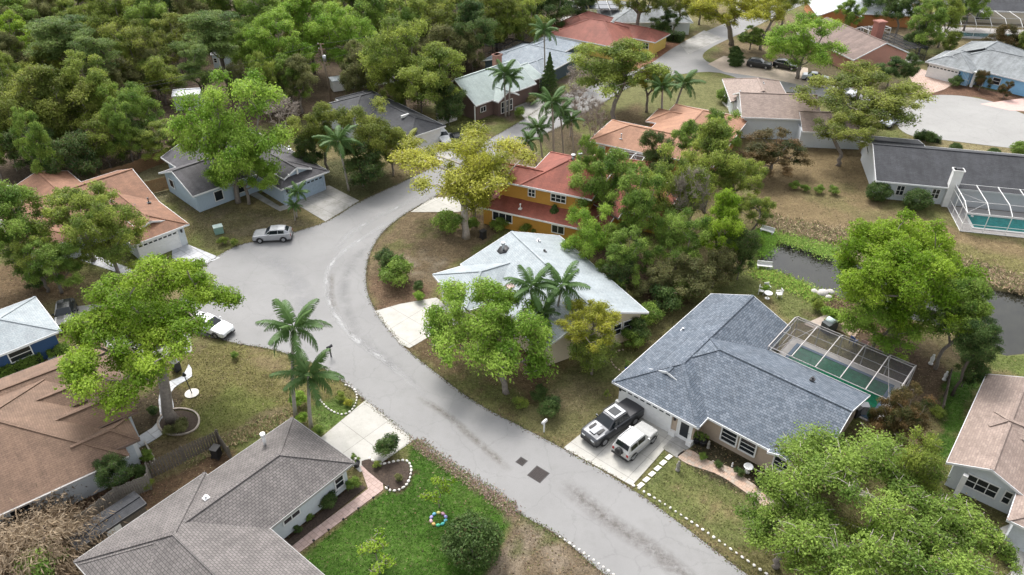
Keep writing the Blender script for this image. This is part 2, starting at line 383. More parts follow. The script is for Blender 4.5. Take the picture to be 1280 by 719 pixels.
# ---------------------------------------------------------------- roads, drives, paths
def smoothpath(pts, n=6, closed=False):
    out = []; m = len(pts)
    rng = range(m if closed else m-1)
    for i in rng:
        P = [Vector(pts[(i+k) % m] if closed else pts[min(max(i+k, 0), m-1)]) for k in (-1, 0, 1, 2)]
        for k in range(n):
            u = k/n; out.append(.5*((2*P[1]) + (P[2]-P[0])*u + (2*P[0]-5*P[1]+4*P[2]-P[3])*u*u + (3*P[1]-P[0]-3*P[2]+P[3])*u**3))
    if not closed: out.append(Vector(pts[-1]))
    return out
def sheet(name, px, mat, z, smooth=0, th=.06, kind='structure', world=False):
    poly = px if world else [W(x, y, z)[:2] for x, y in px]
    if smooth: poly = [tuple(q) for q in smoothpath([(a, b, 0) for a, b in poly], smooth, True)]
    mb = MB(); n = len(poly)
    import mathutils
    tris = mathutils.geometry.tessellate_polygon([[Vector((p[0], p[1], 0)) for p in poly]])
    for tr in tris:
        q = [poly[i] for i in tr]; a = (q[1][0]-q[0][0])*(q[2][1]-q[0][1])-(q[2][0]-q[0][0])*(q[1][1]-q[0][1])
        if a < 0: q = q[::-1]
        mb.face([(x, y, z) for x, y in [k[:2] for k in q]], 0, [(k[0], k[1]) for k in q])
    for i in range(n):
        a, b = poly[i], poly[(i+1) % n]; mb.face([(a[0],a[1],z-th),(b[0],b[1],z-th),(b[0],b[1],z),(a[0],a[1],z)], 0)
    o = mb.build(name, mat)
    if kind: tag(o, kind=kind)
    return o
def asphaltmat(name, c, stain=.13):
    m, t, p = newmat(name); tc = N(t, 'TexCoord'); O_ = tc.outputs['Object']
    n = noise(t, 24, 4, .8, O_); r = ramp(t, n.outputs[0], [(.3, scl(c,.82)), (.7, scl(c,1.14))]); col = r.outputs[0]
    n = noise(t, .12, 5, .65, O_); r = ramp(t, n.outputs[0], [(.35, (.92,.92,.92)), (.65, (1.05,1.05,1.05))]); col = mixc(t, col, r.outputs[0], 1.0, 'MULTIPLY')
    n = noise(t, .8, 8, .8, O_); r = ramp(t, n.outputs[0], [(.5, (1,1,1)), (.8, (1-stain,1-stain,1-stain*1.1))]); col = mixc(t, col, r.outputs[0], 1.0, 'MULTIPLY')
    v = N(t, 'TexVoronoi'); v.feature = 'DISTANCE_TO_EDGE'; v.inputs['Scale'].default_value = .22; nw = noise(t, 1.2, 4, .7, O_); 
    vm = N(t, 'VectorMath', operation='ADD'); sc_ = N(t, 'VectorMath', operation='SCALE'); sc_.inputs['Scale'].default_value = .9
    t.links.new(nw.outputs['Color'], sc_.inputs[0]); t.links.new(O_, vm.inputs[0]); t.links.new(sc_.outputs[0], vm.inputs[1]); t.links.new(vm.outputs[0], v.inputs['Vector'])
    r = ramp(t, v.outputs[0], [(0, (.8,.8,.8)), (.012, (1,1,1))]); col = mixc(t, col, r.outputs[0], .6, 'MULTIPLY')
    t.links.new(col, p.inputs['Base Color']); p.inputs['Roughness'].default_value = .88; p.inputs['Specular IOR Level'].default_value = .3
    nb = noise(t, 40, 2, .5, O_); bump(t, p, nb.outputs[0], .35, .01); return m
ASPH = asphaltmat('worn_grey_asphalt', (.26,.257,.255)); ASPH2 = asphaltmat('pale_court_asphalt', (.31,.305,.295))
def pavermat(name, c1, c2, s=1):
    m, t, p = newmat(name); tc = N(t, 'TexCoord'); b = N(t, 'TexBrick'); b.inputs['Scale'].default_value = s
    b.inputs['Brick Width'].default_value = .4; b.inputs['Row Height'].default_value = .4; b.inputs['Mortar Size'].default_value = .015
    b.inputs['Color1'].default_value = (*c1,1); b.inputs['Color2'].default_value = (*c2,1); b.inputs['Mortar'].default_value = (*scl(c1,.55),1)
    mp = N(t, 'Mapping'); mp.inputs['Rotation'].default_value = (0,0,math.radians(39)); t.links.new(tc.outputs['Object'], mp.inputs[0]); t.links.new(mp.outputs[0], b.inputs['Vector'])
    n = noise(t, 3, 5, .7, tc.outputs['Object']); r = ramp(t, n.outputs[0], [(.3,(.8,.8,.8)),(.7,(1.1,1.1,1.1))]); o_ = mixc(t, b.outputs[0], r.outputs[0], 1.0, 'MULTIPLY')
    t.links.new(o_, p.inputs['Base Color']); p.inputs['Roughness'].default_value = .85; return m
PINKP = pavermat('pink_pavers', (.50,.37,.33), (.44,.32,.28)); WHITEP = pavermat('white_patterned_concrete', (.60,.60,.62), (.40,.42,.45), .35)
REDP = pavermat('stamped_rose_paving', (.46,.32,.26), (.55,.42,.35), .8)

sheet('street', [(1010,778),(925,712),(800,618),(704,561),(600,506),(545,466),(508,436),(483,408),(466,382),(458,356),(460,325),(473,297),(492,278),(512,264),
  (540,248),(580,222),(620,200),(650,182),(680,168),(720,148),(760,125),(800,103),(850,93),(900,91),(960,112),(1010,118),(1060,130),(1110,150),(1128,158),
  (1140,140),(1090,118),(1020,98),(960,92),(905,84),(880,74),(885,62),(925,42),(985,14),(1015,-2),(975,-8),(930,18),(870,45),(838,62),(812,80),(770,97),(730,110),(700,120),(668,140),(640,158),(600,180),(560,200),(500,229),(450,252),(410,276),
  (375,288),(340,298),(300,306),(274,319),(255,333),(240,350),(226,372),(222,395),(232,412),(262,421),(300,430),(345,438),(400,458),(432,480),(456,500),(515,549),(560,582),(620,625),(700,671),(790,735)], ASPH, .004, 4)
sheet('court', [(1122,150),(1150,123),(1190,119),(1240,127),(1300,150),(1400,175),(1400,200),(1280,187),(1180,175),(1135,168)], ASPH2, .008, 4)
sheet('driveway', [(704,560),(790,607),(817,577),(852,536),(780,494),(760,515)], CONC, .012)
sheet('driveway', [(468,389),(500,430),(512,435),(555,410),(590,400),(545,372),(500,380)], CONC, .012)
sheet('driveway', [(400,548),(457,500),(517,550),(472,582),(450,590)], CONC, .012)
sheet('driveway', [(365,252),(407,277),(449,251),(412,232),(385,235)], CONC2, .012)
sheet('driveway', [(215,322),(240,338),(275,322),(236,306),(215,300)], WHITEP, .012)
sheet('driveway', [(513,265),(541,247),(570,246),(590,262),(572,265)], CONC, .012)
sheet('driveway', [(640,135),(672,122),(700,140),(665,155)], CONC2, .012)
sheet('driveway', [(80,385),(120,380),(235,395),(240,440),(180,450),(95,420)], CONC2, .012)
sheet('driveway', [(850,55),(880,38),(905,48),(860,68)], CONC2, .012)
sheet('driveway', [(885,80),(905,70),(1010,85),(1010,108),(960,98),(905,90)], plain('sandy_drive', (.45,.37,.30), .9, .12, 2), .012)
sheet('driveway', [(1135,92),(1150,86),(1200,100),(1180,112),(1150,121)], REDP, .012)
sheet('driveway', [(900,0),(925,-8),(960,2),(930,18)], CONC, .012)
sheet('driveway', [(1225,130),(1300,120),(1300,140),(1262,138)], plain('pink_drive', (.55,.38,.34), .85, .1, 2), .012)
sheet('driveway', [(500,185),(545,165),(600,168),(600,185),(555,202)], CONC, .012)
sheet('footpath', [(500,581),(508,592),(364,697),(350,684),(448,606),(466,586)][0:0] or [(450,582),(478,588),(479,612),(372,692),(362,684),(460,611)], PINKP, .016)
sheet('footpath', [(236,455),(228,470),(205,480),(198,500),(200,520),(190,535),(166,550),(172,560),(200,545),(215,530),(217,505),(214,490),(224,480),(240,470)], WHITEP, .016, 2)
sheet('footpath', [(828,560),(848,539),(872,552),(846,572)], CONC2, .016)
sheet('footpath', [(310,242),(350,264),(368,258),(362,254),(350,258),(316,237)], CONC2, .016)
sheet('footpath', [(100,325),(160,345),(170,338),(110,315)], WHITEP, .016)
sheet('footpath', [(1250,660),(1275,650),(1300,650),(1300,740),(1258,740),(1268,700)], CONC, .016)
rb_ = pavermat('patterned_rose_path', (.52,.36,.27), (.42,.36,.30), 1.3)
sheet('footpath', [(848,568),(862,562),(885,575),(915,585),(935,600),(960,618),(985,640),(975,648),(945,625),(920,607),(895,592),(865,582),(850,574)], rb_, .016, 3)
for k in range(6):
    u = k/5; x = 801+(836-801)*u; y = 606+(571-606)*u
    sheet('stepping_stone', [(x-5.2,y+1),(x+.5,y-3.6),(x+5.2,y-.8),(x-.5,y+4)], CURB, .04, 0, .05)
# long worn streaks and seams on the asphalt
def streak(px, wd, col, amt, name='road_stain', nz=2.2):
    pts = smoothpath([W(x, y, .012) for x, y in px], 8); mb = MB(); L = 0
    for i in range(len(pts)-1):
        a, b = pts[i], pts[i+1]; da = (pts[min(i+1,len(pts)-1)]-pts[max(i-1,0)]).normalized(); db = (pts[min(i+2,len(pts)-1)]-pts[i]).normalized()
        na = Vector((-da.y, da.x, 0))*wd/2; nb = Vector((-db.y, db.x, 0))*wd/2; l2 = L+(b-a).length
        mb.face([a-na, b-nb, b+nb, a+na][::1], 0, [(L,0),(l2,0),(l2,1),(L,1)]); L = l2
    m, t, p = newmat(name); uv = N(t, 'UVMap'); sp = N(t, 'SeparateXYZ'); t.links.new(uv.outputs[0], sp.inputs[0])
    r = ramp(t, sp.outputs[1], [(0,(0,0,0)),(.5,(1,1,1)),(1,(0,0,0))]); tc = N(t,'TexCoord'); n = noise(t, nz, 6, .75, tc.outputs['Object'])
    rn = ramp(t, n.outputs[0], [(.35,(0,0,0)),(.65,(1,1,1))]); ends = N(t,'MapRange'); 
    f = mixc(t, r.outputs[0], rn.outputs[0], 1.0, 'MULTIPLY')
    e = N(t,'Math', operation='DIVIDE'); t.links.new(sp.outputs[0], e.inputs[0]); e.inputs[1].default_value = L
    re = ramp(t, e.outputs[0], [(0,(0,0,0)),(.15,(amt,)*3),(.85,(amt,)*3),(1,(0,0,0))]); f = mixc(t, f, re.outputs[0], 1.0, 'MULTIPLY')
    p.inputs['Base Color'].default_value = (*col,1); p.inputs['Roughness'].default_value = .9
    t.links.new(f, p.inputs['Alpha']); o = mb.build(name, m); tag(o, kind='structure')
streak([(700,600),(760,650),(820,690),(900,760)], 1.9, (.13,.11,.095), .6)
streak([(520,495),(560,520),(600,555),(640,590)], .9, (.16,.135,.10), .6)
streak([(415,340),(413,365),(422,400)], 1.0, (.16,.13,.10), .6)
streak([(500,270),(450,300),(418,325),(408,350),(415,385),(440,420),(480,450),(540,500)], .9, (.46,.46,.46), 1, nz=.5)
streak([(545,240),(490,262),(440,290),(415,320)], 1.3, (.42,.42,.42), .8, nz=.5)
streak([(330,320),(360,340),(380,380),(370,420)], 3, (.32,.32,.33), .5, nz=.5)
streak([(470,300),(440,330),(430,370),(450,420),(520,480)], 1.6, (.2,.2,.205), .35, nz=.6)
# ---------------------------------------------------------------- houses
class House:
    def __init__(s, name, label, cat, O, ang, z, roof, wall, pitch=.42, ov=.5, trim=None, world=None):
        o = world or W(O[0], O[1], z)
        s.root = empty(name, (o[0], o[1], 0), math.radians(ang)); tag(s.root, label, cat)
        s.z, s.p, s.ov = z, pitch, ov; s.roofm, s.wallm, s.trim = roof, wall, trim or TRIM
        s.R, s.F, s.C, s.Wl = MB(), MB(), MB(), MB(); s.k = 0
    def wing(s, x0, y0, x1, y1, ax='x', ends=('hip','hip'), z=None, p=None, ov=None, wall=True, zb=0, cap=True, th=.16, fas=(1,1,1,1)):
        z = s.z if z is None else z; p = p or s.p; ov = s.ov if ov is None else ov; s.k += 1; j = s.k*.004; z += j*.5
        if ax == 'x': T = lambda a, b, c: (a, b, c); a0, a1, b0, b1 = x0, x1, y0, y1
        else: T = lambda a, b, c: (b, a, c); a0, a1, b0, b1 = y0, y1, x0, x1
        hf = (b1-b0)/2; bc = (b0+b1)/2; zr = z + hf*p
        ra = a0 + (hf if ends[0] == 'hip' else 0); rb = a1 - (hf if ends[1] == 'hip' else 0)
        if ra > rb: ra = rb = (a0+a1)/2
        def fc(pts, mb=None, m=0):
            q = [T(*v) for v in pts]
            if ax == 'y': q = q[::-1]
            (mb or s.R).face(q, m)
        A, B, C_, D = (a0,b0,z), (a1,b0,z), (a1,b1,z), (a0,b1,z); P, Q = (ra,bc,zr), (rb,bc,zr)
        fc([A,B,Q,P]); fc([C_,D,P,Q])
        if ends[0] == 'hip': fc([D,A,P])
        if ends[1] == 'hip': fc([B,C_,Q])
        dn = lambda v: (v[0], v[1], v[2]-th)
        fc([dn(P),dn(Q),dn(B),dn(A)], s.F); fc([dn(Q),dn(P),dn(D),dn(C_)], s.F)
        if ends[0] == 'hip': fc([dn(P),dn(A),dn(D)], s.F)
        if ends[1] == 'hip': fc([dn(Q),dn(C_),dn(B)], s.F)
        segs = []
        if fas[0]: segs.append((A,B))
        if fas[1]: segs.append((C_,D))
        for e, (s0, s1), pk, on in ((ends[0], (D,A), P, fas[2]), (ends[1], (B,C_), Q, fas[3])):
            if e == 'hip' and on: segs.append((s0,s1))
            elif e == 'gable' and on: segs += [(s0,pk),(pk,s1)]
        cen = Vector(T((a0+a1)/2, bc, 0))
        for a, b in segs:
            a = Vector(T(*a)); b = Vector(T(*b)); d = (b-a); L = d.length; d.normalize(); n = Vector((d.y, -d.x, 0)).normalized()
            if n.dot((a+b)/2-cen) < 0: n = -n
            e = .05; a2 = a-d*e*.5; b2 = b+d*e*.5; o = n*.045; up = Vector((0,0,.012)); lo = Vector((0,0,-th-.03))
            q = [a2+up, b2+up, b2+up+o, a2+up+o]; l = [a2+lo, b2+lo, b2+lo+o, a2+lo+o]
            for f in ((q[0],q[1],q[2],q[3]), (q[3],q[2],l[2],l[3]), (l[0],l[3],l[2],l[1]), (q[1],l[1],l[2],q[2]), (q[0],q[3],l[3],l[0]), (l[0],l[1],q[1],q[0])): s.F.face(f)
        if cap:
            caps = [(P,Q)] if rb-ra > .3 else []
            if ends[0] == 'hip': caps += [(A,P),(D,P)]
            if ends[1] == 'hip': caps += [(B,Q),(C_,Q)]
            for a, b in caps: s.C.bar(Vector(T(*a))+Vector((0,0,.02)), Vector(T(*b))+Vector((0,0,.02)), .26, 0, .05)
        if wall:
            w0 = T(a0+ (ov if ends[0] != 'none' else 0)+j, b0+ov+j, 0); w1 = T(a1-(ov if ends[1] != 'none' else 0)-j, b1-ov-j, 0)
            s.Wl.box(w0[0], w0[1], zb, w1[0], w1[1], z-.1)
            for e, a in ((ends[0], a0+ov+j), (ends[1], a1-ov-j)):
                if e != 'gable': continue
                sg = 1 if a < (a0+a1)/2 else -1
                tri = [(a, b0+ov, z-.1), (a, b1-ov, z-.1), (a, bc, z-.1+(hf-ov)*p)]; t2 = [(a+.15*sg, q[1], q[2]) for q in tri]
                for f in (tri, t2[::-1]): s.Wl.face([T(*q) for q in f])
                for i in range(3): i2 = (i+1) % 3; s.Wl.face([T(*tri[i]), T(*tri[i2]), T(*t2[i2]), T(*t2[i])])
        return zr
    def done(s):
        s.Wl.build('wall', s.wallm, s.root); s.R.build('roof', s.roofm, s.root); s.F.build('fascia', s.trim, s.root)
        if s.C.f: s.C.build('ridge_cap', s.roofm, s.root)
        return s.root
    def fr(s, n, x, y, z):
        """frame on a wall: n = '+x','-x','+y','-y' outward direction; returns matrix mapping (along, out, up)"""
        out = {'+x':(1,0),'-x':(-1,0),'+y':(0,1),'-y':(0,-1)}[n]; al = (-out[1], out[0])
        return Matrix(((al[0], out[0], 0, x), (al[1], out[1], 0, y), (0,0,1,z), (0,0,0,1)))
    def win(s, n, x, y, z, w=1.2, h=1.2, rows=2, cols=1, arch=False, fm=None, fw=.09):
        M = s.fr(n, x, y, z); f = MB(); g = MB(); fm = fm or WHITE
        hw, hh = w/2, h/2
        if arch:
            arc = [(hw*math.cos(math.pi*k/10), hh + .35*hw*1.3*math.sin(math.pi*k/10)) for k in range(11)]
            out = [(-hw,-hh),(hw,-hh)] + arc
            g.face([M @ Vector((a*.93, .03, b*.97)) for a, b in out]); k = len(out)
            for i in range(k):
                a, b = out[i], out[(i+1) % k]; f.bar(M @ Vector((a[0],.05,a[1])), M @ Vector((b[0],.05,b[1])), fw*1.3)
            for t_ in (2.5, 5, 7.5):
                th = math.pi*t_/10; f.bar(M @ Vector((0,.05,hh)), M @ Vector((hw*math.cos(th),.05,hh+.35*hw*1.3*math.sin(th))), fw*.5)
        else:
            g.box(-hw+.02, .0, -hh+.02, hw-.02, .03, hh-.02, 0, M)
            for a, b, c, d in ((-hw,-hh,hw,-hh+fw),(-hw,hh-fw,hw,hh),(-hw,-hh+fw,-hw+fw,hh-fw),(hw-fw,-hh+fw,hw,hh-fw)): f.box(a, 0, b, c, .07, d, 0, M)
        for r in range(1, rows): zz = -hh + h*r/rows; f.box(-hw+fw, .031, zz-.025, hw-fw, .062, zz+.025, 0, M)
        for c in range(1, cols): xx = -hw + w*c/cols; f.box(xx-.03, .031, -hh+fw, xx+.03, .064, hh-fw, 0, M)
        fo = f.build('window', fm, s.root); g.build('pane', GLASS, fo); return fo
    def garage(s, n, x, y, w=4.9, m=None, lights=True, h=2.15):
        M = s.fr(n, x, y, 0); f = MB(); k = 4
        for i in range(k): f.box(-w/2, 0, i*h/k+.01, w/2, .06, (i+1)*h/k-.01, 0, M)
        f.box(-w/2, 0, .0, w/2, .045, h, 0, M)
        for a, b in ((-w/2-.12, -w/2), (w/2, w/2+.12)): f.box(a, 0, 0, b, .09, h+.1, 0, M)
        f.box(-w/2, 0, h, w/2, .09, h+.1, 0, M)
        o = f.build('garage_door', m or WHITE, s.root)
        if lights:
            for i in range(8):
                g = MB(); c = -w/2 + w*(i+.5)/8; g.box(c-.2, .062, h*.84, c+.2, .07, h*.93, 0, M); g.build('pane', GLASS, o)
        return o
    def door(s, n, x, y, m, w=.95, h=2.05, glass=True):
        M = s.fr(n, x, y, 0); f = MB(); f.box(-w/2, 0, 0, w/2, .05, h, 0, M); o = f.build('door', m, s.root)
        t_ = MB()
        for a, b in ((-w/2-.1,-w/2),(w/2,w/2+.1)): t_.box(a,0,0,b,.09,h+.1,0,M)
        t_.box(-w/2,0,h,w/2,.09,h+.1,0,M); t_.build('door_frame', WHITE, o)
        if glass: g = MB(); g.box(-w*.32,.052,h*.2,w*.32,.06,h*.9,0,M); g.build('pane', GLASS, o)
        hd = MB(); hd.box(w*.36,.05,1.0,w*.42,.11,1.06,0,M); hd.build('handle', STEEL, o); return o
    def vent(s, x, y, z, h=.35, m=None):
        v = MB(); v.tube([(x,y,z-.3),(x,y,z+h)], .06, 8); v.tube([(x,y,z+h),(x,y,z+h+.12)], .11, 8); v.box(x-.2,y-.2,z-.08,x+.2,y+.2,z+.02)
        return v.build('roof_vent', m or STEEL, s.root)
    def light(s, n, x, y, z=1.9):
        M = s.fr(n, x, y, z); v = MB(); v.box(-.05,0,-.05,.05,.08,.05,0,M); v.box(-.08,.08,-.16,.08,.22,.14,0,M); v.box(-.1,.06,.14,.1,.24,.18,0,M); return v.build('wall_lamp', DARK, s.root)
    def extra(s, name, mb, m): return mb.build(name, m, s.root)

def wallmat(name, c, **k): return plain(name, c, .85, .06, 6, bmp=.1, stain=.1)
S_BLUE = shingle('blue_grey_shingles', (.095,.12,.155), (.185,.215,.26), .32, .21, .72, .15)
S_PALE = shingle('pale_bleached_shingles', (.35,.395,.42), (.41,.45,.47), .4, .2, .2, .16)
S_GREY = shingle('grey_brown_shingles', (.165,.15,.145), (.215,.195,.187), .30, .21, .72, .22)
S_BROWN = shingle('tan_brown_shingles', (.20,.127,.086), (.245,.155,.108), .4, .17, .3, .25)
S_ORANGE = shingle('orange_brown_shingles', (.32,.165,.10), (.26,.13,.08), .4, .17, .3, .28)
S_RED = shingle('brick_red_shingles', (.31,.095,.065), (.265,.08,.055), .4, .17, .25, .25)
S_DARK = shingle('faded_black_shingles', (.095,.09,.10), (.12,.115,.125), .4, .17, .25, .35)
S_CHAR = shingle('charcoal_shingles', (.05,.052,.06), (.065,.068,.075), .4, .17, .25, .3)
S_BPALE = shingle('light_blue_grey_shingles', (.27,.315,.36), (.36,.40,.44), .4, .17, .3, .2)
S_MINT = shingle('mint_white_shingles', (.40,.47,.46), (.46,.53,.51), .4, .17, .15, .15)
S_PINK = shingle('pinkish_tan_shingles', (.36,.28,.24), (.27,.205,.175), .42, .18, .35, .15)
S_TAN = shingle('warm_tan_shingles', (.42,.225,.14), (.36,.19,.12), .4, .17, .3, .2)
S_BROWN2 = shingle('dull_brown_shingles', (.25,.18,.155), (.21,.15,.13), .4, .17, .3, .3)
S_GREYL = shingle('streaky_grey_shingles', (.25,.27,.28), (.31,.33,.34), .4, .17, .2, .35)
TANW = wallmat('tan_stucco', (.48,.385,.30)); CREAMW = wallmat('cream_stucco', (.66,.58,.43)); WHITEW = wallmat('white_stucco', (.62,.66,.69))
NAVYW = wallmat('navy_siding', (.035,.085,.20)); LBLUEW = wallmat('pale_blue_siding', (.42,.51,.60)); YELW = wallmat('mustard_stucco', (.50,.265,.05))
YEL2 = wallmat('yellow_stucco', (.72,.52,.14)); ORW = wallmat('apricot_stucco', (.50,.22,.09)); PINKW = wallmat('salmon_stucco', (.50,.26,.20))
SKYW = wallmat('sky_blue_stucco', (.25,.52,.78)); BROWNW = wallmat('mauve_brown_siding', (.17,.115,.10)); SLATEW = wallmat('slate_siding', (.07,.10,.12))
BLUEDOOR = plain('blue_door', (.25,.38,.55), .5)

# big house on the right, blue-grey roof
h = House('house', 'large tan house with textured blue-grey shingle roof, with the pickup truck on its drive', 'house', (765.5,477), -41.1, 2.6, S_BLUE, TANW)
h.wing(0, 0, 8.15, 16.9, 'y', ('hip','gable')); zr = h.wing(.3, 1.5, 16.95, 12.55, 'x', ('hip','gable'))
h.wing(1.9, 2.6, 5.2, 8, 'y', ('gable','none'), z=3.42, p=.36, ov=.3, wall=False, fas=(0,0,1,0))
h.wing(13.35, 1.2, 15.35, 4, 'y', ('gable','none'), z=2.62, p=.35, ov=.1, wall=False)
h.garage('-y', 3.1, .47, 4.9); h.light('-y', .35+.3, .48); h.light('-y', 5.95, .48)
for q in ((.35,.2,0,.95,.48,.5),(5.6,.2,0,6.2,.48,.5),(7.3,.1,0,7.75,.55,.5)): PIER = MB(); PIER.box(*q); h.extra('pier_base', PIER, WHITE)
h.door('-y', 6.85, .49, WHITE, 1.15)
h.win('-y', 10.0, 1.96, 1.35, 1.35, 1.35, 3, 1, True); h.win('-y', 11.6, 1.96, 1.35, 1.35, 1.35, 3, 1, True); h.win('-y', 14.35, 1.96, 1.3, 1.2, 1.1, 3, 1, True)
h.vent(1.1, 9.5, 3.0, .15); h.vent(13, 9.5, 4.1, .12, DARK)
h.done(); H1 = h

# pale roofed house in the middle
h = House('house', 'cream house with a bleached pale blue roof, wrapped by the inside of the road curve', 'house', (541,343), -61.3, 2.6, S_PALE, CREAMW, .37)
h.wing(0, 0, 7.3, 10, 'y', ('hip','none')); h.wing(-.35, 3.3, 15.75, 15.35, 'x', ('gable','gable'))
h.garage('-y', 3.6, .47, 4.8); 
for k in range(3): h.win('+x', 15.28, 11.0+k*1.15, 1.45, 1.0, 1.3, 2, 1)
bb = MB(); bb.box(15.26, 9.9, 0, 15.7, 14.3, .75); h.extra('bay_base', bb, CREAMW)
v = MB(); v.tube([(1.4,7.4,3.6),(1.4,7.4,5.0)], .13, 8); v.tube([(1.4,7.4,4.75),(1.4,7.4,4.98)], .2, 8); h.extra('flue', v, STEEL)
v = MB(); Ms = Matrix.Translation((1.4,7.4,4.07)) @ Matrix.Rotation(math.atan(.37), 4, 'X') ; v.lathe((0,0,0), [(.01,.06),(.7,.06),(.72,.0)], 6, 0, Ms); h.extra('flashing', v, BLACK)
h.vent(4, 10.8, 4.3, .1, BLACK); h.vent(1.6, 11.5, 4.1, .1)
sk = MB(); sk.box(6.3,5.0,3.15,7.1,6.9,3.5, 0); h.extra('skylight', sk, plain('rusty_skylight', (.4,.28,.26)))
h.done(); H2 = h

# grey-brown roof, bottom left
h = House('house', 'white-walled house with weathered grey-brown shingle roof beside the bright green lawn', 'house', (365,522), -38.8, 2.6, S_GREY, WHITEW, .4, trim=plain('grey_trim', (.36,.35,.34)))
h.wing(0, -17, 7.4, 0, 'y', ('hip','hip')); h.wing(-.4, -17.1, 24, -7.55, 'x', ('hip','hip'))
h.garage('+y', 3.7, -.47, 4.9); h.win('+x', 6.92, -5.6, 1.5, 1.5, .6, 1, 2); h.win('+x', 6.92, -1.3, 1.25, .9, 1.2, 2, 1)
for y, x, r in ((-3.3,1.2,.12),(-9.2,2.9,.1)):
    v = MB(); v.tube([(x,y,2.9),(x,y,4.2)], r, 8); v.tube([(x,y,4.0),(x,y,4.25)], r*1.7, 8); h.extra('flue', v, WHITE) if x < 2 else h.vent(x, y, 3.9, .1, WHITE)
h.done(); H3 = h

# tan-brown roof, left
h = House('house', 'tan-brown roofed white house with small entry gables behind the round tree bed', 'house', (161,569), 29, 2.6, S_BROWN, WHITEW, .4, trim=plain('brown_trim', (.17,.12,.095)))
HOUSE4 = h

# navy house at left edge
h = House('house', 'navy blue house with pale blue-grey roof cut by the left edge of the picture', 'house', (76,413), 44.1, 2.6, S_PALE, NAVYW, .35)
h.wing(-14, 0, 0, 7.4, 'x', ('gable','hip')); h.wing(-14, 5, -3.4, 12, 'x', ('gable','gable'))
h.win('-y', -3.6, .47, 1.6, 1.9, 1.15, 2, 1); h.light('-y', -5.6, .47, 1.5)
ac = MB(); ac.disc((-1.6,-.4), .35, 0, .5, 12); h.extra('meter_box', ac, STEEL)
h.done()

# orange roof, left of the court
h = House('house', 'orange-brown roofed white house at the left side of the turning court', 'house', (236,280), 45.8, 2.6, S_ORANGE, WHITEW, .38)
h.wing(-6.4, 0, 0, 14, 'y', ('hip','none')); h.wing(-14.5, 7.5, 0, 19.5, 'x', ('hip','gable')); h.wing(-11, 13, -4.5, 24, 'y', ('none','gable'), p=.33)
h.wing(-15, 6, -9.5, 14, 'y', ('hip','none'), p=.35); h.wing(-4.9, 1.6, -1.9, 6, 'y', ('gable','none'), z=3.2, p=.35, ov=.3, wall=False)
h.garage('-y', -3.6, .47, 4.4); h.light('-y', -.9, .47, 1.9); h.vent(-1.3, 7, 3.2, .5, BLACK); h.vent(-4.6, 9, 3.9, .05, BLACK); h.vent(-3.0, 6.6, 3.6, .05, BLACK)
h.win('-y', -13, 6.47, 1.4, 1.6, 1.3, 2, 2)
gv = MB(); gv.box(-3.9,1.85,3.1,-2.9,1.95,3.55); h.extra('gable_louvre', gv, WHITE)
h.done(); H6 = h

# pale blue house top left
h = House('house', 'pale blue house with faded black roof beyond the parked crossover', 'house', (351,237), 46.2, 2.6, S_DARK, LBLUEW, .4)
h.wing(0, 0, 7.05, 14, 'y', ('hip','none')); h.wing(-1.5, 5.9, 7.2, 19, 'x', ('none','hip')); h.wing(-8.3, 6.1, 0, 15.2, 'x', ('gable','none'))
h.wing(-6, 10, 4, 19.5, 'y', ('none','gable'), p=.36)
h.wing(1.2, 1.0, 5.2, 7, 'y', ('gable','none'), z=3.25, p=.42, ov=.3)
h.garage('-y', 3.8, .47, 4.8, plain('blue_garage', (.33,.42,.52), .6)); h.light('-y', .95, .47); h.win('-x', .47, 3.4, 1.7, .8, .7, 2, 2)
h.win('-y', -2.2, 6.57, 1.3, 1.5, 1.5, 1, 1); h.win('-y', -5, 6.57, 1.3, 1.2, 1.4, 1, 1); h.win('-x', -7.83, 13, 1.7, 1.3, 1.2, 1, 1)
for q in ((3.1,.98,3.2,3.3,1.2,3.9),(1.9,.98,3.3,2.1,1.2,3.6)): bb = MB(); bb.box(*q); h.extra('gable_post', bb, WHITE)
h.vent(5.8, 6.8, 3.9, .3); h.done(); H7 = h

# charcoal roofed house behind the olive trees
h = House('house', 'low house with charcoal roof and white garage, half hidden behind olive-green trees', 'house', (513,172), 36, 2.6, S_CHAR, WHITEW, .38)
HOUSE8 = h

# mint roof, brown walls
h = House('house', 'brown house with steep mint-white roof and pink brick chimney', 'house', (595,133), 45.6, 2.6, S_MINT, BROWNW, .62)
h.wing(0, 0, 13.5, 9.4, 'x', ('gable','gable'), z=2.7, p=.62); h.wing(3.6, -1.2, 8.2, 4, 'y', ('gable','none'), z=2.6, p=.5); h.wing(11, 1.6, 17, 9, 'x', ('none','gable'), z=2.6, p=.4)
cm = MB(); cm.box(9.6,5.2,2.6,10.8,6.2,7.0); cm.box(9.5,5.1,6.8,10.9,6.3,7.0)
h.extra('chimney', cm, shingle('pink_brick', (.45,.24,.19), (.38,.2,.16), .22, .08, .2)); h.win('-y', 1.9, .47, 1.5, 1.2, .9, 1, 2); h.win('-y', 5.9, -.73, 1.2, 2.6, 1.9, 2, 4)
gp = MB(); gp.box(-.1,.2,0,.05,.35,2.6); h.extra('downpipe', gp, WHITE); h.done()

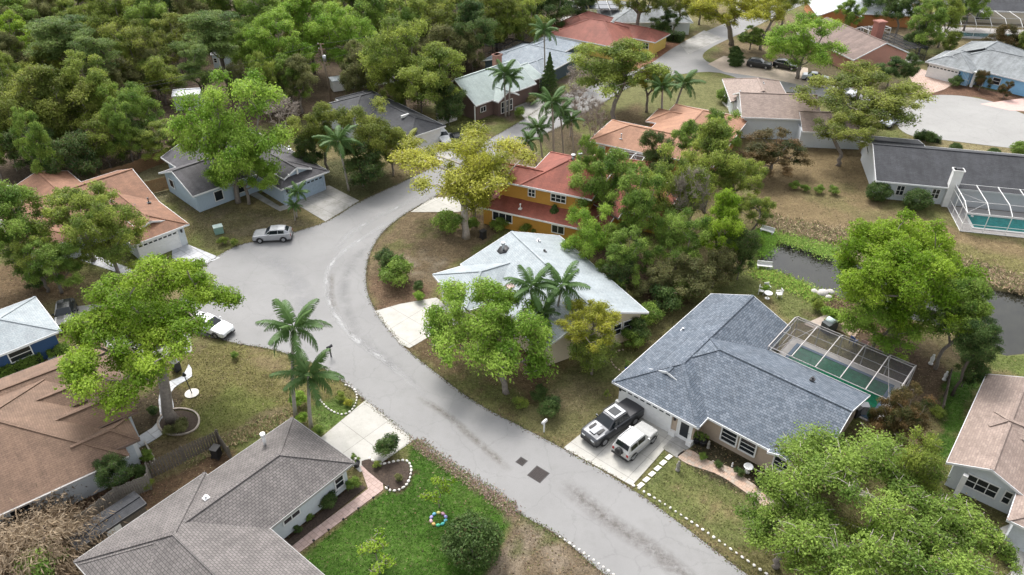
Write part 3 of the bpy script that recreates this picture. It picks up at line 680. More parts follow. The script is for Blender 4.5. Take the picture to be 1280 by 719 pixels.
# blue-grey roof behind it
h = House('house', 'dark slate house with light blue-grey roof behind the pointed conifer', 'house', (640,85), -33.8, 2.6, S_BPALE, SLATEW, .38)
h.wing(-6.5, 1.8, 6.4, 12.5, 'x', ('hip','hip')); h.wing(.4, 0, 6.0, 9, 'y', ('hip','none')); h.wing(-5, 9, 3, 19, 'y', ('none','hip')); h.wing(-6.7, 0.2, -1, 8, 'y', ('gable','none'), p=.3)
h.win('+x', 5.52, 3.2, 1.4, 1.2, 1.2, 2, 2); h.win('-y', -3, .67, 1.5, 1, 1, 1, 1)
h.garage('-y', 3.2, .47, 4.2, WHITE, False); h.done(); H10 = h

# yellow house, red-brown roof
h = House('house', 'bright yellow house with hipped red-brown roof next to red gravel yard', 'house', (712,48), -34.9, 2.6, shingle('dusty_red_shingles', (.31,.11,.08), (.27,.095,.07), .4,.17,.2,.25), YEL2, .42)
h.wing(-5, 0, 10, 12, 'x', ('hip','hip')); h.wing(-7.5, 4.5, 1, 17, 'y', ('hip','hip')); h.wing(4, 7, 14.5, 13.6, 'x', ('none','hip')); 
h.win('-y', 1, .47, 1.4, 1.3, 1.2, 2, 2); h.win('-y', -3.5, .47, 1.4, 1.1, 1.0, 2, 2); h.win('-y', -6, 4.97, 1.4, 1, 1.2, 1, 1); h.win('-y', 12.4, 7.47, 1.5, 1.4, 1.2, 2, 2); h.done()

# two-storey mustard house, red roof
h = House('house', 'two-storey mustard yellow house with brick red roofs, behind the pale-roofed house', 'house', (597,258), -12.4, 2.5, S_RED, YELW, .42)
HOUSE13 = h
h = HOUSE4; h.root.rotation_euler[2] = math.radians(39)
h.wing(-22, 0, 0, 14.6, 'x', ('hip','hip')); h.wing(-20, 8.45, 2.2, 15.7, 'x', ('none','hip'))
h.wing(-4.5, 3.9, 1.9, 7.6, 'x', ('none','hip'), z=3.0, p=.5); h.wing(-3.2, .9, 1.1, 3.9, 'x', ('none','hip'), z=2.85, p=.5)
h.wing(-5.5, 7.2, -.9, 10.2, 'x', ('none','gable'), z=3.45, p=.5, ov=.2)
for q in ((.9,4.5,0,1.3,4.9,2.7),(.9,6.7,0,1.3,7.1,2.7),(.5,1.7,0,.9,2.1,2.7)): pi_ = MB(); pi_.box(*q); h.extra('porch_pillar', pi_, WHITE)
h.door('+x', -.45, 5.6, BLUEDOOR); h.win('-y', -7.5, .47, 1.5, 1.4, 1.1, 2, 2); h.win('+x', -.43, 2.8, 1.5, .9, 1.2, 2, 1); h.garage('+x', 1.73, 12.1, 4.9, WHITE, False)
gt = MB(); gt.bar((-12,-.12,2.55),(0,-.12,2.55),.12); h.extra('gutter', gt, plain('grey_trim', (.36,.35,.34)))
sk = MB(); sk.box(-11.3,5.2,4.72,-10.8,5.7,4.95); h.extra('roof_vent', sk, WHITE); h.done()

h = HOUSE8; h.root.rotation_euler[2] = math.radians(42)
h.wing(0, 0, 6.2, 20, 'y', ('hip','hip')); h.wing(-4, 9, 3, 19, 'x', ('hip','none')); h.garage('-y', 3.1, .47, 4.6, WHITE, False)
sv = MB(); sv.box(1.9,4.6,3.5,3.2,4.9,3.85); h.extra('roof_vent', sv, WHITE); h.done()

h = HOUSE13; h.root.rotation_euler[2] = math.radians(-24)
h.wing(0, 0, 15.5, 9, 'x', ('hip','hip'), p=.38); h.wing(8, 4, 16, 20, 'y', ('none','hip'), p=.40)
h.wing(4.6, 1.7, 13.4, 11.5, 'y', ('hip','hip'), z=5.5, p=.48); h.wing(1.3, 1.75, 8, 6.6, 'x', ('gable','none'), z=5.45, p=.45)
h.wing(15, 6, 21, 15, 'x', ('none','hip'), p=.38)
h.win('-y', 6.0, 2.13, 4.55, .95, 1.05, 2, 2); h.win('-y', 9.3, 2.13, 4.55, 1.9, 1.05, 2, 3); h.win('-y', 3.0, .47, 1.5, 2.6, 1.2, 1, 3); h.win('-y', 10, .47, 1.5, 1.6, 1.1, 1, 2)
for x, y in ((9.3,6.6),(9.9,7.3)):
    v = MB(); v.tube([(x,y,7.0),(x,y,8.0)], .17, 8); v.tube([(x,y,7.9),(x,y,8.1)], .26, 8); h.extra('roof_vent', v, STEEL)
h.vent(5.1, .9, 2.9, .5, WHITE); h.door('-x', .49, 4, WHITE); h.done(); H13 = h

h = House('house', 'single-storey apricot house with orange-tan L-shaped roof just behind the red-roofed house', 'house', (735,176), -29, 2.6, S_TAN, ORW, .38)
h.wing(0, 0, 11, 8.6, 'x', ('hip','none')); h.wing(6.1, .3, 17.5, 19, 'y', ('hip','hip'), p=.36); h.wing(4.5, 10.5, 10, 16, 'x', ('hip','none'))
h.door('-y', 1.9, .47, BLUEDOOR, .9, 2, False); h.win('-y', 3.6, .47, 1.5, 1, 1, 2, 1); h.win('-x', .47, 5, 1.5, 1, 1, 2, 1); h.vent(4.2, 1.6, 3.2, .6)
h.done(); H14 = h

h = House('house', 'white-walled house with pinkish tan roof beside the round clipped hedge', 'house', (928,153), -6, 2.6, S_PINK, WHITEW, .42)
h.wing(-.2, 0, 11, 9.4, 'x', ('gable','gable'), z=3.4); h.wing(-.6, 8, 8.6, 18.4, 'y', ('none','hip')); h.wing(8, -2.5, 17, 5, 'x', ('none','hip'))
h.win('-x', .27, 3, 1.7, 1, 1.3, 2, 1); h.win('-x', .27, 6.2, 1.7, 1, 1.3, 2, 1); h.vent(.7, 8.9, 3.6, .4); h.vent(4.7, 12.2, 4.2, .15); h.done()

h = House('house', 'yellow-walled house with dull white roof at the left of the frame top, right beside a brick pillar', 'house', (790,30), 0, 2.6, S_GREYL, WHITEW, .36)
tag(h.root, 'white house with pale grey hipped roof behind the clipped boxy hedge', 'house')
h.wing(-4, 1, 12.5, 12, 'x', ('hip','hip')); h.wing(-6, 6, 3, 16, 'y', ('hip','hip')); h.win('-y', 4.5, 1.47, 1.5, 1.1, 1, 2, 2); h.win('-y', 8, 1.47, 1.5, 1, 1, 2, 1); h.door('-y', 6.2, 1.47, BLUEDOOR); h.win('+x', 12.03, 5, 1.5, 1.4, 1.2, 2, 1); h.done(); H12 = h

h = House('house', 'salmon pink house with worn brown gable roof and dark screened patio', 'house', (1067,75), 17, 2.6, S_BROWN2, PINKW, .40)
h.wing(0, 0, 12.4, 17, 'y', ('gable','gable')); h.win('-y', 9, .47, 1.4, .8, 1, 1, 1)
cm = MB(); cm.box(11.3,8.6,2.4,12.9,10,6.0); cm.box(11.1,8.4,5.7,13.1,10.2,5.95); h.extra('chimney', cm, shingle('red_brick', (.42,.19,.15), (.36,.16,.13), .22, .08, .2))
h.vent(5, 4, 4.2, .05); h.done(); H16 = h

h = House('house', 'apricot-walled house with white metal roof near the top edge above the salmon pink house', 'house', (1022,20), -8, 2.6, plain('white_metal_roof', (.50,.53,.57), .45, .06), ORW, .42)
h.wing(0, 0, 9, 16, 'y', ('gable','gable')); h.wing(5, 3, 20, 14, 'x', ('none','gable'), p=.34); h.win('-y', 3, .47, 1.3, .9, 1, 1, 1); h.done()

h = House('house', 'sky blue house with streaky grey roof and white garage facing the pale round court', 'house', (1157,77), -47, 2.6, S_GREYL, SKYW, .42)
h.wing(0, 0, 7.9, 9, 'y', ('hip','hip')); h.wing(2, 1.9, 24, 12.5, 'x', ('hip','hip')); h.wing(1, 7, 12, 18.5, 'y', ('none','hip')); h.wing(15.5,1.5,18,5,'y',('gable','none'), z=2.62, p=.5, wall=False, ov=.1)
h.wing(1.7, 2.4, 4.6, 7, 'y', ('gable','none'), z=3.45, p=.3, ov=.3, wall=False)
h.garage('-y', 3.1, .47, 4.9); h.light('-y', .55, .48); h.light('-y', 5.85, .48)
dd = h.door('-y', 7.6+1.1, 2.34, plain('dark_blue_door', (.03,.06,.16), .4), 1.2, 2.2, False)
gr = MB(); M_ = h.fr('-y', 7.0, .5, 0)
for k in range(6): gr.box(-.6+k*.24-.02, 0, 0, -.6+k*.24+.02, .05, 2.2, 0, M_)
gr.box(-.6,0,1.0,.6,.05,1.06,0,M_); h.extra('entry_grille', gr, WHITE)
for q in ((7.9,.6,0,8.3,1.0,2.6),(6.1,.6,0,6.3,.9,2.5)): pc = MB(); pc.box(*q); h.extra('porch_pillar', pc, WHITE)
h.win('-y', 11.2, 2.37, 1.4, 1.3, 1.2, 2, 1); h.win('-y', 16.7, 2.37, 1.4, 1.2, 1.2, 3, 1, True); h.done(); H18 = h

h = House('house', 'long white house with plain dark charcoal roof, white chimney and screened pool', 'house', (1105,227), -12.8, 2.6, S_CHAR, WHITEW, .36)
h.wing(-.9, 0, 34, 12.5, 'x', ('gable','gable')); h.wing(-.5, 9, 7, 15, 'x', ('gable','gable'), p=.2, z=2.4)
for x in (2.3, 6.4): h.win('-y', x, .47, 1.4, 1.0, 1.4, 2, 2)
cm = MB(); cm.box(7.4,-.1,0,8.5,.7,5.0); cm.box(7.3,-.2,4.85,8.6,.8,5.0); co = h.extra('chimney', cm, WHITE); c2 = MB(); c2.box(7.6,0,5.0,8.3,.6,5.15); c2.build('chimney_cap', DARK, co)
h.done(); H19 = h

h = House('house', 'dark-roofed house at the top right with white framed domed pool screen', 'house', (1195,12), -9, 2.6, S_CHAR, CREAMW, .36)
h.wing(-2, 0, 26, 12, 'x', ('hip','hip')); h.wing(-8,4,4,14,'x',('hip','none')); h.win('-y', 6, .47, 1.4, 3, 1.6, 1, 3); h.done(); H20 = h

h = House('house', 'white house with mottled pinkish roof at the right edge below the pond', 'house', (1188,568), 50.5, 2.6, S_PINK, WHITEW, .42)
h.wing(-1.0, -5.3, 11.7, 0, 'x', ('gable','gable')); h.wing(-3.9, -16, 9.5, -4.6, 'x', ('hip','gable'), p=.33); h.wing(4.2,-9,6.2,-1.5,'y',('hip','hip'),z=3.3,p=.5,wall=False,fas=(0,0,0,0))
h.win('-x', -.53, -2.6, 1.5, 2.2, 1.3, 2, 3); h.win('-x', -.53, -4.3, 1.5, .6, 1.3, 2, 1); pb = MB(); pb.box(-1.35,-1.6,0,-1.05,-1.25,2.4); h.extra('porch_pillar', pb, WHITE); h.done(); H21 = h

def shed(label, px, ang, w, d, hh, roof, wall, p=.3, trim=None):
    o = W(*px, 0); s = House('shed', label, 'shed', None, ang, hh, roof, wall, p, .12, trim=trim, world=o)
    s.wing(-w/2, -d/2, w/2, d/2, 'x', ('gable','gable')); s.door('-y', 0, -d/2+.13, WHITE, .8, hh-.35, False); s.done(); return s
shed('small white shed under the pine trees in the woods', (239,133), 10, 4.2, 3.2, 2.4, plain('shed_roof', (.5,.52,.56), .5), WHITEW)
s = shed('tiny pale blue cabin glimpsed deep in the woods', (282,82), 0, 3.4, 3, 2.5, S_CHAR, plain('cabin_wall', (.5,.58,.64)))
s.win('-y', -1.1, -1.4, 1.4, .7, .9, 2, 1)
shed('low grey storage shed between the wooden fence and the grey-brown roof', (140,664), 51, 5.0, 1.7, 1.3, S_CHAR, GREYWOOD, .2, DARK)
mb = MB(); o = W(460,108,0)
b_ = empty('outbuilding', o, math.radians(25)); tag(b_, 'low white flat-sided outbuilding behind the charcoal-roofed house', 'shed')
mb.box(-6,-.2,0,5.5,2,1.7); mb.build('wall', WHITE, b_); mb = MB(); mb.box(-6.1,-.3,1.7,5.6,2.1,1.85); mb.build('roof', plain('white_sheet_roof',(.6,.64,.68)), b_)
# ---------------------------------------------------------------- vegetation
def leafmat(name, lo, hi, tr=.45):
    m, t, p = newmat(name); at = N(t, 'Attribute', attribute_name='tone'); sp = N(t, 'SeparateColor'); t.links.new(at.outputs['Color'], sp.inputs[0])
    r = ramp(t, sp.outputs[0], [(0, lo), (1, hi)]); r2 = ramp(t, sp.outputs[1], [(0, (.7,.7,.7)), (1, (1.25,1.25,1.2))])
    c = mixc(t, r.outputs[0], r2.outputs[0], 1.0, 'MULTIPLY')
    c = mixc(t, c, (.16,.115,.06), sp.outputs[2])
    t.links.new(c, p.inputs['Base Color']); p.inputs['Roughness'].default_value = .6; p.inputs['Specular IOR Level'].default_value = .25
    tl = N(t, 'BsdfTranslucent'); t.links.new(c, tl.inputs['Color']); mx = N(t, 'MixShader'); mx.inputs[0].default_value = tr
    t.links.new(p.outputs[0], mx.inputs[1]); t.links.new(tl.outputs[0], mx.inputs[2]); t.links.new(mx.outputs[0], t.nodes['Material Output'].inputs[0])
    return m
L = {
 'lime': leafmat('lime_leaves', (0.15, 0.27, 0.015), (0.34, 0.48, 0.05)),
 'bright': leafmat('fresh_green_leaves', (0.153,0.283,0.029), (0.354,0.507,0.083)),
 'green': leafmat('mid_green_leaves', (0.11, 0.2, 0.035), (0.29, 0.41, 0.08)),
 'dark': leafmat('deep_green_leaves', (0.048, 0.1, 0.028), (0.14, 0.215, 0.06)),
 'olive': leafmat('olive_leaves', (0.13, 0.175, 0.035), (0.32, 0.36, 0.075)),
 'gold': leafmat('yellow_green_leaves', (0.24, 0.27, 0.03), (0.5, 0.5, 0.075)),
 'moss': leafmat('mossy_green_leaves', (0.14, 0.21, 0.04), (0.36, 0.43, 0.085)),
 'pine': leafmat('pine_needles', (0.1, 0.17, 0.05), (0.26, 0.35, 0.1)),
 'fresh': leafmat('light_spring_leaves', (0.13, 0.22, 0.035), (0.29, 0.41, 0.08)),
 'grey': leafmat('bare_grey_twigs', (0.293,0.238,0.202), (0.549,0.476,0.421), .1),
 'rust': leafmat('rusty_leaves', (0.055, 0.08, 0.022), (0.19, 0.12, 0.05)),
 'straw': leafmat('dry_straw_fronds', (.16,.11,.07), (.5,.4,.29)),
 'palm': leafmat('palm_green', (0.03, 0.08, 0.022), (0.1, 0.18, 0.045), .12),
 'palmy': leafmat('yellowing_palm_green', (0.202,0.238,0.054), (0.348,0.366,0.092), .25),
 'brush': leafmat('brushy_green', (0.12, 0.14, 0.05), (0.29, 0.3, 0.12)),
}
BARK = plain('grey_bark', (.22,.19,.165), .9, .3, 5, bmp=.3); BARKD = plain('dark_bark', (.10,.08,.065), .9, .3, 5, bmp=.3); BARKP = plain('pale_palm_bark', (.33,.30,.27), .9, .18, 8)

def leaf_mesh(name, P, Nrm, size, tone, leafr, brown, aspect=.55, Dir=None):
    """one two-triangle leaf spray per point; P points, Nrm facing, size metres"""
    n = len(P); r = np.random.RandomState(len(P) % 9973)
    Nn = Nrm / (np.linalg.norm(Nrm, axis=1, keepdims=True) + 1e-9)
    a = r.normal(size=(n, 3)) if Dir is None else Dir
    u = a - (a*Nn).sum(1, keepdims=True)*Nn; u /= (np.linalg.norm(u, axis=1, keepdims=True) + 1e-9); w_ = np.cross(Nn, u)
    s = size[:, None]; bend = Nn*s*.18
    v = np.stack([P - u*s, P + w_*s*aspect - bend, P + u*s, P - w_*s*aspect - bend], 1).reshape(-1, 3)
    F = np.arange(4*n).reshape(n, 4); me = np_mesh(name, v, F)
    col = np.stack([np.clip(tone, 0, 1), leafr, brown, np.ones(n)], 1).astype(np.float32); col = np.repeat(col, 4, 0)
    ca = me.color_attributes.new('tone', 'FLOAT_COLOR', 'POINT'); ca.data.foreach_set('color', col.ravel())
    return me
def clump_leaves(r, C, RC, n, flat=.75, size=.2, out=.55, dens=.35, tone=None, upper=.25):
    Ps, Ns, S, T = [], [], [], []
    for c, rc, k, tn in zip(C, RC, n, tone):
        d = r.normal(size=(k, 3)); d /= np.linalg.norm(d, axis=1, keepdims=True)
        fl = d[:, 2] < -.25; d[fl & (r.rand(k) < upper+.4), 2] *= -1
        # lumpy radius so that a clump never reads as a ball
        ph = r.rand(6)*6.28; lump = 1 + .22*np.sin(d[:,0]*5+ph[0])*np.sin(d[:,1]*6+ph[1]) + .16*np.sin(d[:,2]*9+ph[2]+d[:,0]*7)
        rad = (1-dens*np.abs(r.normal(size=k))*.9)*lump; p = c + d*rad[:, None]*rc*np.array((1, 1, flat))
        nn = d*out + r.normal(size=(k, 3))*(1-out) + np.array((0,0,.35)); Ps.append(p); Ns.append(nn); S.append(size*(.7+.6*r.rand(k))); T.append(np.clip(tn + r.normal(size=k)*.12, 0, 1))
    return np.concatenate(Ps), np.concatenate(Ns), np.concatenate(S), np.concatenate(T)
def branch_tree(r, base, fork, tips, rad0, mb, lift=.12, sides=5, twist=.05):
    """joins every clump to the trunk by the cheapest limb, then sizes limbs by what they carry"""
    nodes = [Vector(base)]; par = [-1]
    m = 4
    for i in range(1, m+1):
        q = Vector(base).lerp(Vector(fork), i/m); s = (Vector(fork)-Vector(base)).length*.03
        nodes.append(q + Vector((r.normal()*s, r.normal()*s, 0))*(i < m)); par.append(i-1)
    root = m; dist = {i: 0 for i in range(m+1)}; avail = [root-1, root]
    load = [0]*(m+1)
    for c in sorted(tips, key=lambda c: (Vector(c)-nodes[root]).length):
        c = Vector(c); best = min(avail, key=lambda i: (c-nodes[i]).length + .45*dist[i] + (3 if nodes[i].z > c.z+.5 else 0))
        a = nodes[best]; L_ = (c-a).length; prev = best; ns = 3 if L_ > 1.5 else 2
        for k in range(1, ns+1):
            u = k/ns; q = a.lerp(c, u) + Vector((0,0,1))*math.sin(math.pi*u)*L_*lift + Vector(r.normal(size=3))*L_*twist*(k < ns)
            nodes.append(q); par.append(prev); load.append(0); i = len(nodes)-1; dist[i] = dist[prev] + L_/ns; prev = i
            avail.append(i)
        load[prev] += 1
    n = len(nodes); tot = list(load) + [0]*(n-len(load))
    for i in range(n-1, 0, -1): tot[par[i]] += tot[i]
    T = max(tot[root], 1); R = [max(.018, rad0*(max(t, .6)/T)**.5) for t in tot]; R[0] = rad0*1.35; 
    for i in range(1, m+1): R[i] = rad0*(1.1-.1*i/m)
    kids_ = {}
    for i in range(1, n): kids_.setdefault(par[i], []).append(i)
    def run(i, start):
        ch = [start, i]
        while kids_.get(ch[-1]):
            nx = max(kids_[ch[-1]], key=lambda j: tot[j])
            for j in kids_[ch[-1]]:
                if j != nx: yield from run(j, ch[-1])
            ch.append(nx)
        yield ch
    for ch in run(1, 0):
        rr = [R[j] for j in ch]; rr[0] = min(rr[0], rr[1]*1.25); mb.tube([nodes[j] for j in ch], rr, sides if rr[0] > .08 else 4)
    return nodes
def make_tree(seed, kind, R, zc, rz, ncl, nleaf, size, rad0=.25, forkz=None, lean=(0,0), rc=(.26,.4), flat=.75, bark=None, tonevar=.28, brown=.05, twigs=0, dens=.35, squash=1, upper=.25, shell=.5):
    """crown radius R centred at height zc (half height rz); returns (trunk mesh or None, crown mesh)"""
    r = np.random.RandomState(seed); C = []; tries = 0
    while len(C) < ncl and tries < 4000:
        tries += 1
        d = r.normal(size=3); d /= np.linalg.norm(d)
        if kind == 'pine': f = r.rand()**.5; d[2] = d[2]*.6 + .25
        elif kind == 'broad' and R > 2:
            if not C and tries == 1:
                nl = 7; a0 = r.rand()*6.28; LB = []
                for q in range(nl):
                    a_ = a0 + q*2.4; f_ = (.15 if q == 0 else .40+.22*r.rand()); LB.append((math.cos(a_)*f_, math.sin(a_)*f_, (.55 if q == 0 else r.uniform(-.45,.45)), r.uniform(.38,.56)))
            lb = LB[r.randint(nl)]
            if d[2] < -.3 and r.rand() < .6: continue
            e_ = np.array(lb[:3]) + d*lb[3]*(.75+.35*r.rand())
            f = 1.0; d = e_/.82
        else:
            f = (shell + (1-shell)*r.rand()); 
            if d[2] < -.35 and r.rand() < .7: continue
        c = np.array((d[0]*R*f*.82, d[1]*R*f*.82*squash, zc + d[2]*rz*f*.85)) + np.array((lean[0], lean[1], 0))
        if kind == 'pine': c[2] = zc + (.5-r.rand())*rz*1.6 ; c[:2] *= (1.0 - .45*abs(c[2]-zc)/rz)
        if all(np.linalg.norm(c-q) > R*rc[0]*.8 for q in C): C.append(c)
    C = np.array(C); RC = R*(rc[0] + (rc[1]-rc[0])*r.rand(len(C))); w8 = RC**2; k = (nleaf*w8/w8.sum()).astype(int)
    tone = .5 + r.normal(size=len(C))*tonevar
    P, Nn, S, T = clump_leaves(r, C, RC, k, flat, size, .55, dens, tone, upper); n = len(P)
    keep = P[:, 2] > .1; P, Nn, S, T = P[keep], Nn[keep], S[keep], T[keep]; n = len(P)
    br = (r.rand(n) < brown).astype(float)*.8
    crown = leaf_mesh('crown', P, Nn, S, T, r.rand(n), br)
    mb = MB(); fz = forkz if forkz is not None else max(.8, zc-rz*.9); nodes = branch_tree(r, (0,0,-.1), (lean[0]*.25, lean[1]*.25, fz), [tuple(c) for c in C], rad0, mb)
    for c, rc_ in zip(C, RC):
        for _ in range(twigs):
            d = r.normal(size=3); d /= np.linalg.norm(d); d[2] = abs(d[2])*.7; e = c + d*rc_*(.8+.5*r.rand()); mid = (c+e)/2 + r.normal(size=3)*.08*rc_
            mb.tube([c, mid, e], [.03, .022, .01], 3)
    t = mb.build('trunk', bark or BARK); return t, crown
PROTO = {}
def proto(key, *a, **k):
    t, c = make_tree(*a, **k); PROTO[key] = (t.data, c, k.get('bark') or BARK); bpy.data.objects.remove(t)
    return PROTO[key]
USED = {}
def put_tree(key, leaf, loc, scale, rz, name, label, cat='tree', group=None, parts=True):
    """one tree: Empty at its foot > trunk, crown"""
    tm, cm, bark = PROTO[key]; root = empty(name, loc, rz); root.scale = scale if isinstance(scale, tuple) else (scale,)*3
    tag(root, label, cat, group)
    for nm, me in (('trunk', tm), ('crown', cm)):
        o = bpy.data.objects.new(nm, me); COL.objects.link(o); o.parent = root
        if nm == 'crown':
            if not me.materials: me.materials.append(L[leaf])
            o.material_slots[0].link = 'OBJECT'; o.material_slots[0].material = L[leaf]
    return root
PR = {}
def tree(key, leaf, cx, cy, rpx, zc, label, name='tree', rz=None, base=None, group='garden trees', zs=1.0, cat='tree'):
    """crown centre at picture pixel (cx,cy), rpx wide each side, centre zc metres up"""
    R0, z0 = PR[key]; wx, wy, _ = W(cx, cy, zc); dep = wy*math.cos(TILT) + (CH-zc)*math.sin(TILT); R = rpx/FP*dep; s = R/R0
    loc = (wx, wy, 0)
    if base:
        # trunk foot seen in the photo: bend a copy of the tree so that its crown stays where it is
        bx, by, _ = W(*base, 0); tm, cm, bk_ = PROTO[key]; k2 = key+label[:18]; ms = []
        for me in (tm, cm):
            m2 = me.copy(); co = np.empty(len(m2.vertices)*3, np.float32); m2.vertices.foreach_get('co', co); co = co.reshape(-1, 3)
            u = np.clip(co[:, 2]/z0, 0, 1.15)**1.3; co[:, 0] += (wx-bx)/s*u; co[:, 1] += (wy-by)/s*u; m2.vertices.foreach_set('co', co.ravel()); m2.update(); ms.append(m2)
        PROTO[k2] = (ms[0], ms[1], bk_); key = k2; loc = (bx, by, 0); rz = 0
    return put_tree(key, leaf, loc, (s, s, zc/z0*zs), rnd.uniform(0, 6.28) if rz is None else rz, name, label, cat, group)
def P_(key, *a, **k): proto(key, *a, **k); PR[key] = (a[2], a[3])
# prototypes:           seed kind     R   zc   rz  clumps leaves size
P_('broad1', 11, 'broad', 5.0, 6.3, 4.2, 60, 34000, .115, rc=(.16,.28), tonevar=.45, dens=.6)
P_('broad2', 12, 'broad', 5.0, 6.2, 4.4, 56, 32000, .115, tonevar=.5, rc=(.15,.29), dens=.6)
P_('broad3', 13, 'broad', 5.0, 6.8, 4.8, 70, 34000, .115, rc=(.14,.26), tonevar=.45, dens=.6)
P_('broad4', 14, 'broad', 5.0, 6.4, 4.0, 64, 30000, .115, rc=(.13,.24), tonevar=.45, dens=.7, twigs=2)
P_('airy1', 21, 'airy', 5.0, 6.5, 3.0, 48, 20000, .10, rc=(.12,.21), twigs=4, forkz=2.2, dens=.55, tonevar=.35)
P_('airy2', 22, 'airy', 5.0, 6.2, 2.8, 54, 20000, .10, rc=(.11,.20), twigs=4, forkz=2.0, dens=.55, tonevar=.3)
P_('pine1', 31, 'pine', 4.5, 9.0, 3.2, 34, 26000, .10, rc=(.20,.34), flat=.42, forkz=5.5, bark=BARKD, dens=.5)
P_('pine2', 32, 'pine', 4.5, 8.5, 3.6, 30, 22000, .10, rc=(.20,.36), flat=.4, forkz=4.5, bark=BARKD, dens=.5)
P_('brush1', 41, 'broad', 4.0, 3.6, 2.9, 46, 26000, .10, dens=.6, rc=(.18,.30), forkz=.8, twigs=2, rad0=.14, tonevar=.35, brown=.14)
P_('brush2', 42, 'broad', 4.0, 3.2, 2.6, 40, 22000, .10, dens=.6, rc=(.17,.30), forkz=.6, twigs=3, rad0=.14, tonevar=.35, brown=.18, squash=.8)
P_('shrub1', 51, 'broad', 1.5, 1.2, 1.1, 14, 5000, .085, rc=(.35,.5), forkz=.3, rad0=.06)
P_('shrub2', 52, 'broad', 1.5, 1.1, .95, 12, 4200, .09, rc=(.3,.55), forkz=.25, rad0=.06, tonevar=.4)
P_('ball', 53, 'broad', 1.5, 1.15, 1.1, 40, 8000, .07, rc=(.3,.34), forkz=.3, rad0=.06, tonevar=.1, dens=.2, shell=.8)
P_('sprig', 54, 'airy', 1.2, 1.4, 1.0, 12, 1500, .075, rc=(.2,.35), forkz=.5, rad0=.04, twigs=3, dens=.6)
P_('bare', 61, 'airy', 4.0, 3.4, 2.6, 60, 900, .07, rc=(.14,.22), forkz=.6, rad0=.16, twigs=16, dens=.8, tonevar=.2, bark=plain('bleached_twigs', (.36,.31,.27), .9, .2, 4))
# ---- unique near trees
P_('maple', 101, 'broad', 5.6, 8.6, 3.5, 84, 115000, .085, rad0=.36, forkz=4.4, rc=(.11,.23), tonevar=.5, lean=(.3,0), dens=.6, twigs=2)
P_('yardtree', 102, 'broad', 4.6, 3.8, 3.0, 76, 60000, .078, rad0=.2, forkz=1.4, rc=(.11,.22), tonevar=.45, squash=.8, dens=.65, twigs=3)
P_('oakwide', 103, 'airy', 7, 6.5, 3.4, 70, 42000, .10, rad0=.4, forkz=2.6, rc=(.09,.18), twigs=5, tonevar=.35, dens=.6)
P_('pondtree', 104, 'broad', 6.5, 5.5, 4.2, 100, 100000, .092, rad0=.4, forkz=1.8, rc=(.12,.21), tonevar=.38, dens=.45)
P_('limbtree', 107, 'airy', 6.2, 7.2, 2.6, 34, 27000, .095, rad0=.27, forkz=3.2, rc=(.12,.2), twigs=5, tonevar=.35, dens=.6, bark=plain('pale_limb_bark', (.36,.32,.28), .9, .2, 5))
P_('springoak', 108, 'airy', 7, 5.6, 3.6, 90, 85000, .078, rad0=.36, forkz=2.2, rc=(.10,.19), twigs=6, tonevar=.35, dens=.7, bark=plain('pale_limb_bark', (.36,.32,.28), .9, .2, 5))
P_('feather', 105, 'airy', 3.2, 3.4, 2.5, 44, 20000, .08, rad0=.14, forkz=1.0, rc=(.2,.32), twigs=4, dens=.6, tonevar=.4)
P_('sparse', 106, 'airy', 1.7, 2.3, 1.3, 14, 900, .10, rad0=.05, forkz=.9, rc=(.16,.28), twigs=5, dens=.8)
G1, G2, G3, G4 = 'woodland trees at the back', 'trees in the middle thicket', 'trees by the houses', 'shrubs in the gardens'
tree('maple', 'lime', 189, 397, 108, 8.6, 'big bright lime-green tree with grey trunk rising from a round brick bed', base=(216,526), group=G3)
tree('yardtree', 'bright', 607, 412, 88, 4.6, 'spreading fresh-green tree hiding the front of the pale-roofed house', base=(633,491), group=G3)
tree('airy2', 'gold', 737, 405, 50, 4.6, 'thin yellow-green tree at the right front corner of the pale-roofed house', group=G3)
tree('feather', 'moss', 742, 440, 36, 2.6, 'small mossy tree under the thin yellow-green one by the cream house', group=G3)
tree('limbtree', 'gold', 576, 200, 104, 7.4, 'yellow-green tree with bare grey limbs arching over the street', base=(583,297), group=G3)
tree('feather', 'gold', 592, 224, 40, 6.2, 'lower yellow-green tree in front of the mustard house gable', group=G3)
tree('broad2', 'bright', 292, 158, 66, 9.5, 'tall fresh-green tree standing before the pale blue house', base=(298,253), zs=1.0, group=G3)
tree('broad3', 'bright', 300, 205, 40, 5.5, 'leafy lower tree against the blue house wall', group=G3)
tree('airy2', 'moss', 92, 262, 62, 6.5, 'loose green tree shading the orange-brown roof', rz=1.1, group=G3)
tree('broad2', 'moss', 128, 288, 44, 5.5, 'dense green crown in front of the orange-brown roof garage', group=G3)
tree('broad1', 'green', 20, 285, 48, 6.0, 'green tree cut by the left edge beside the orange-brown roof', group=G3)
tree('broad3', 'green', 62, 330, 38, 3.6, 'low dark tree in front of the orange-brown house porch', group=G3)
tree('airy1', 'moss', 40, 318, 36, 4.6, 'spindly tree left of the low dark one by the porch', group=G3)
tree('springoak', 'fresh', 1090, 640, 165, 5.6, 'wide airy green tree with pale forked limbs at the bottom right', base=(1146,690), group=G3)
tree('airy1', 'fresh', 985, 660, 75, 4.2, 'light green tree overhanging the lower right lawn', rz=2.0, group=G3)
tree('airy2', 'fresh', 1195, 690, 85, 4.5, 'light green tree in the bottom right corner by the concrete path', rz=3.0, group=G3)
tree('feather', 'moss', 1025, 590, 42, 3.2, 'feathery tree at the right front corner of the big tan house', group=G3)
tree('feather', 'moss', 1140, 590, 42, 5.0, 'feathery treetop rising behind the wide airy tree', group=G3)
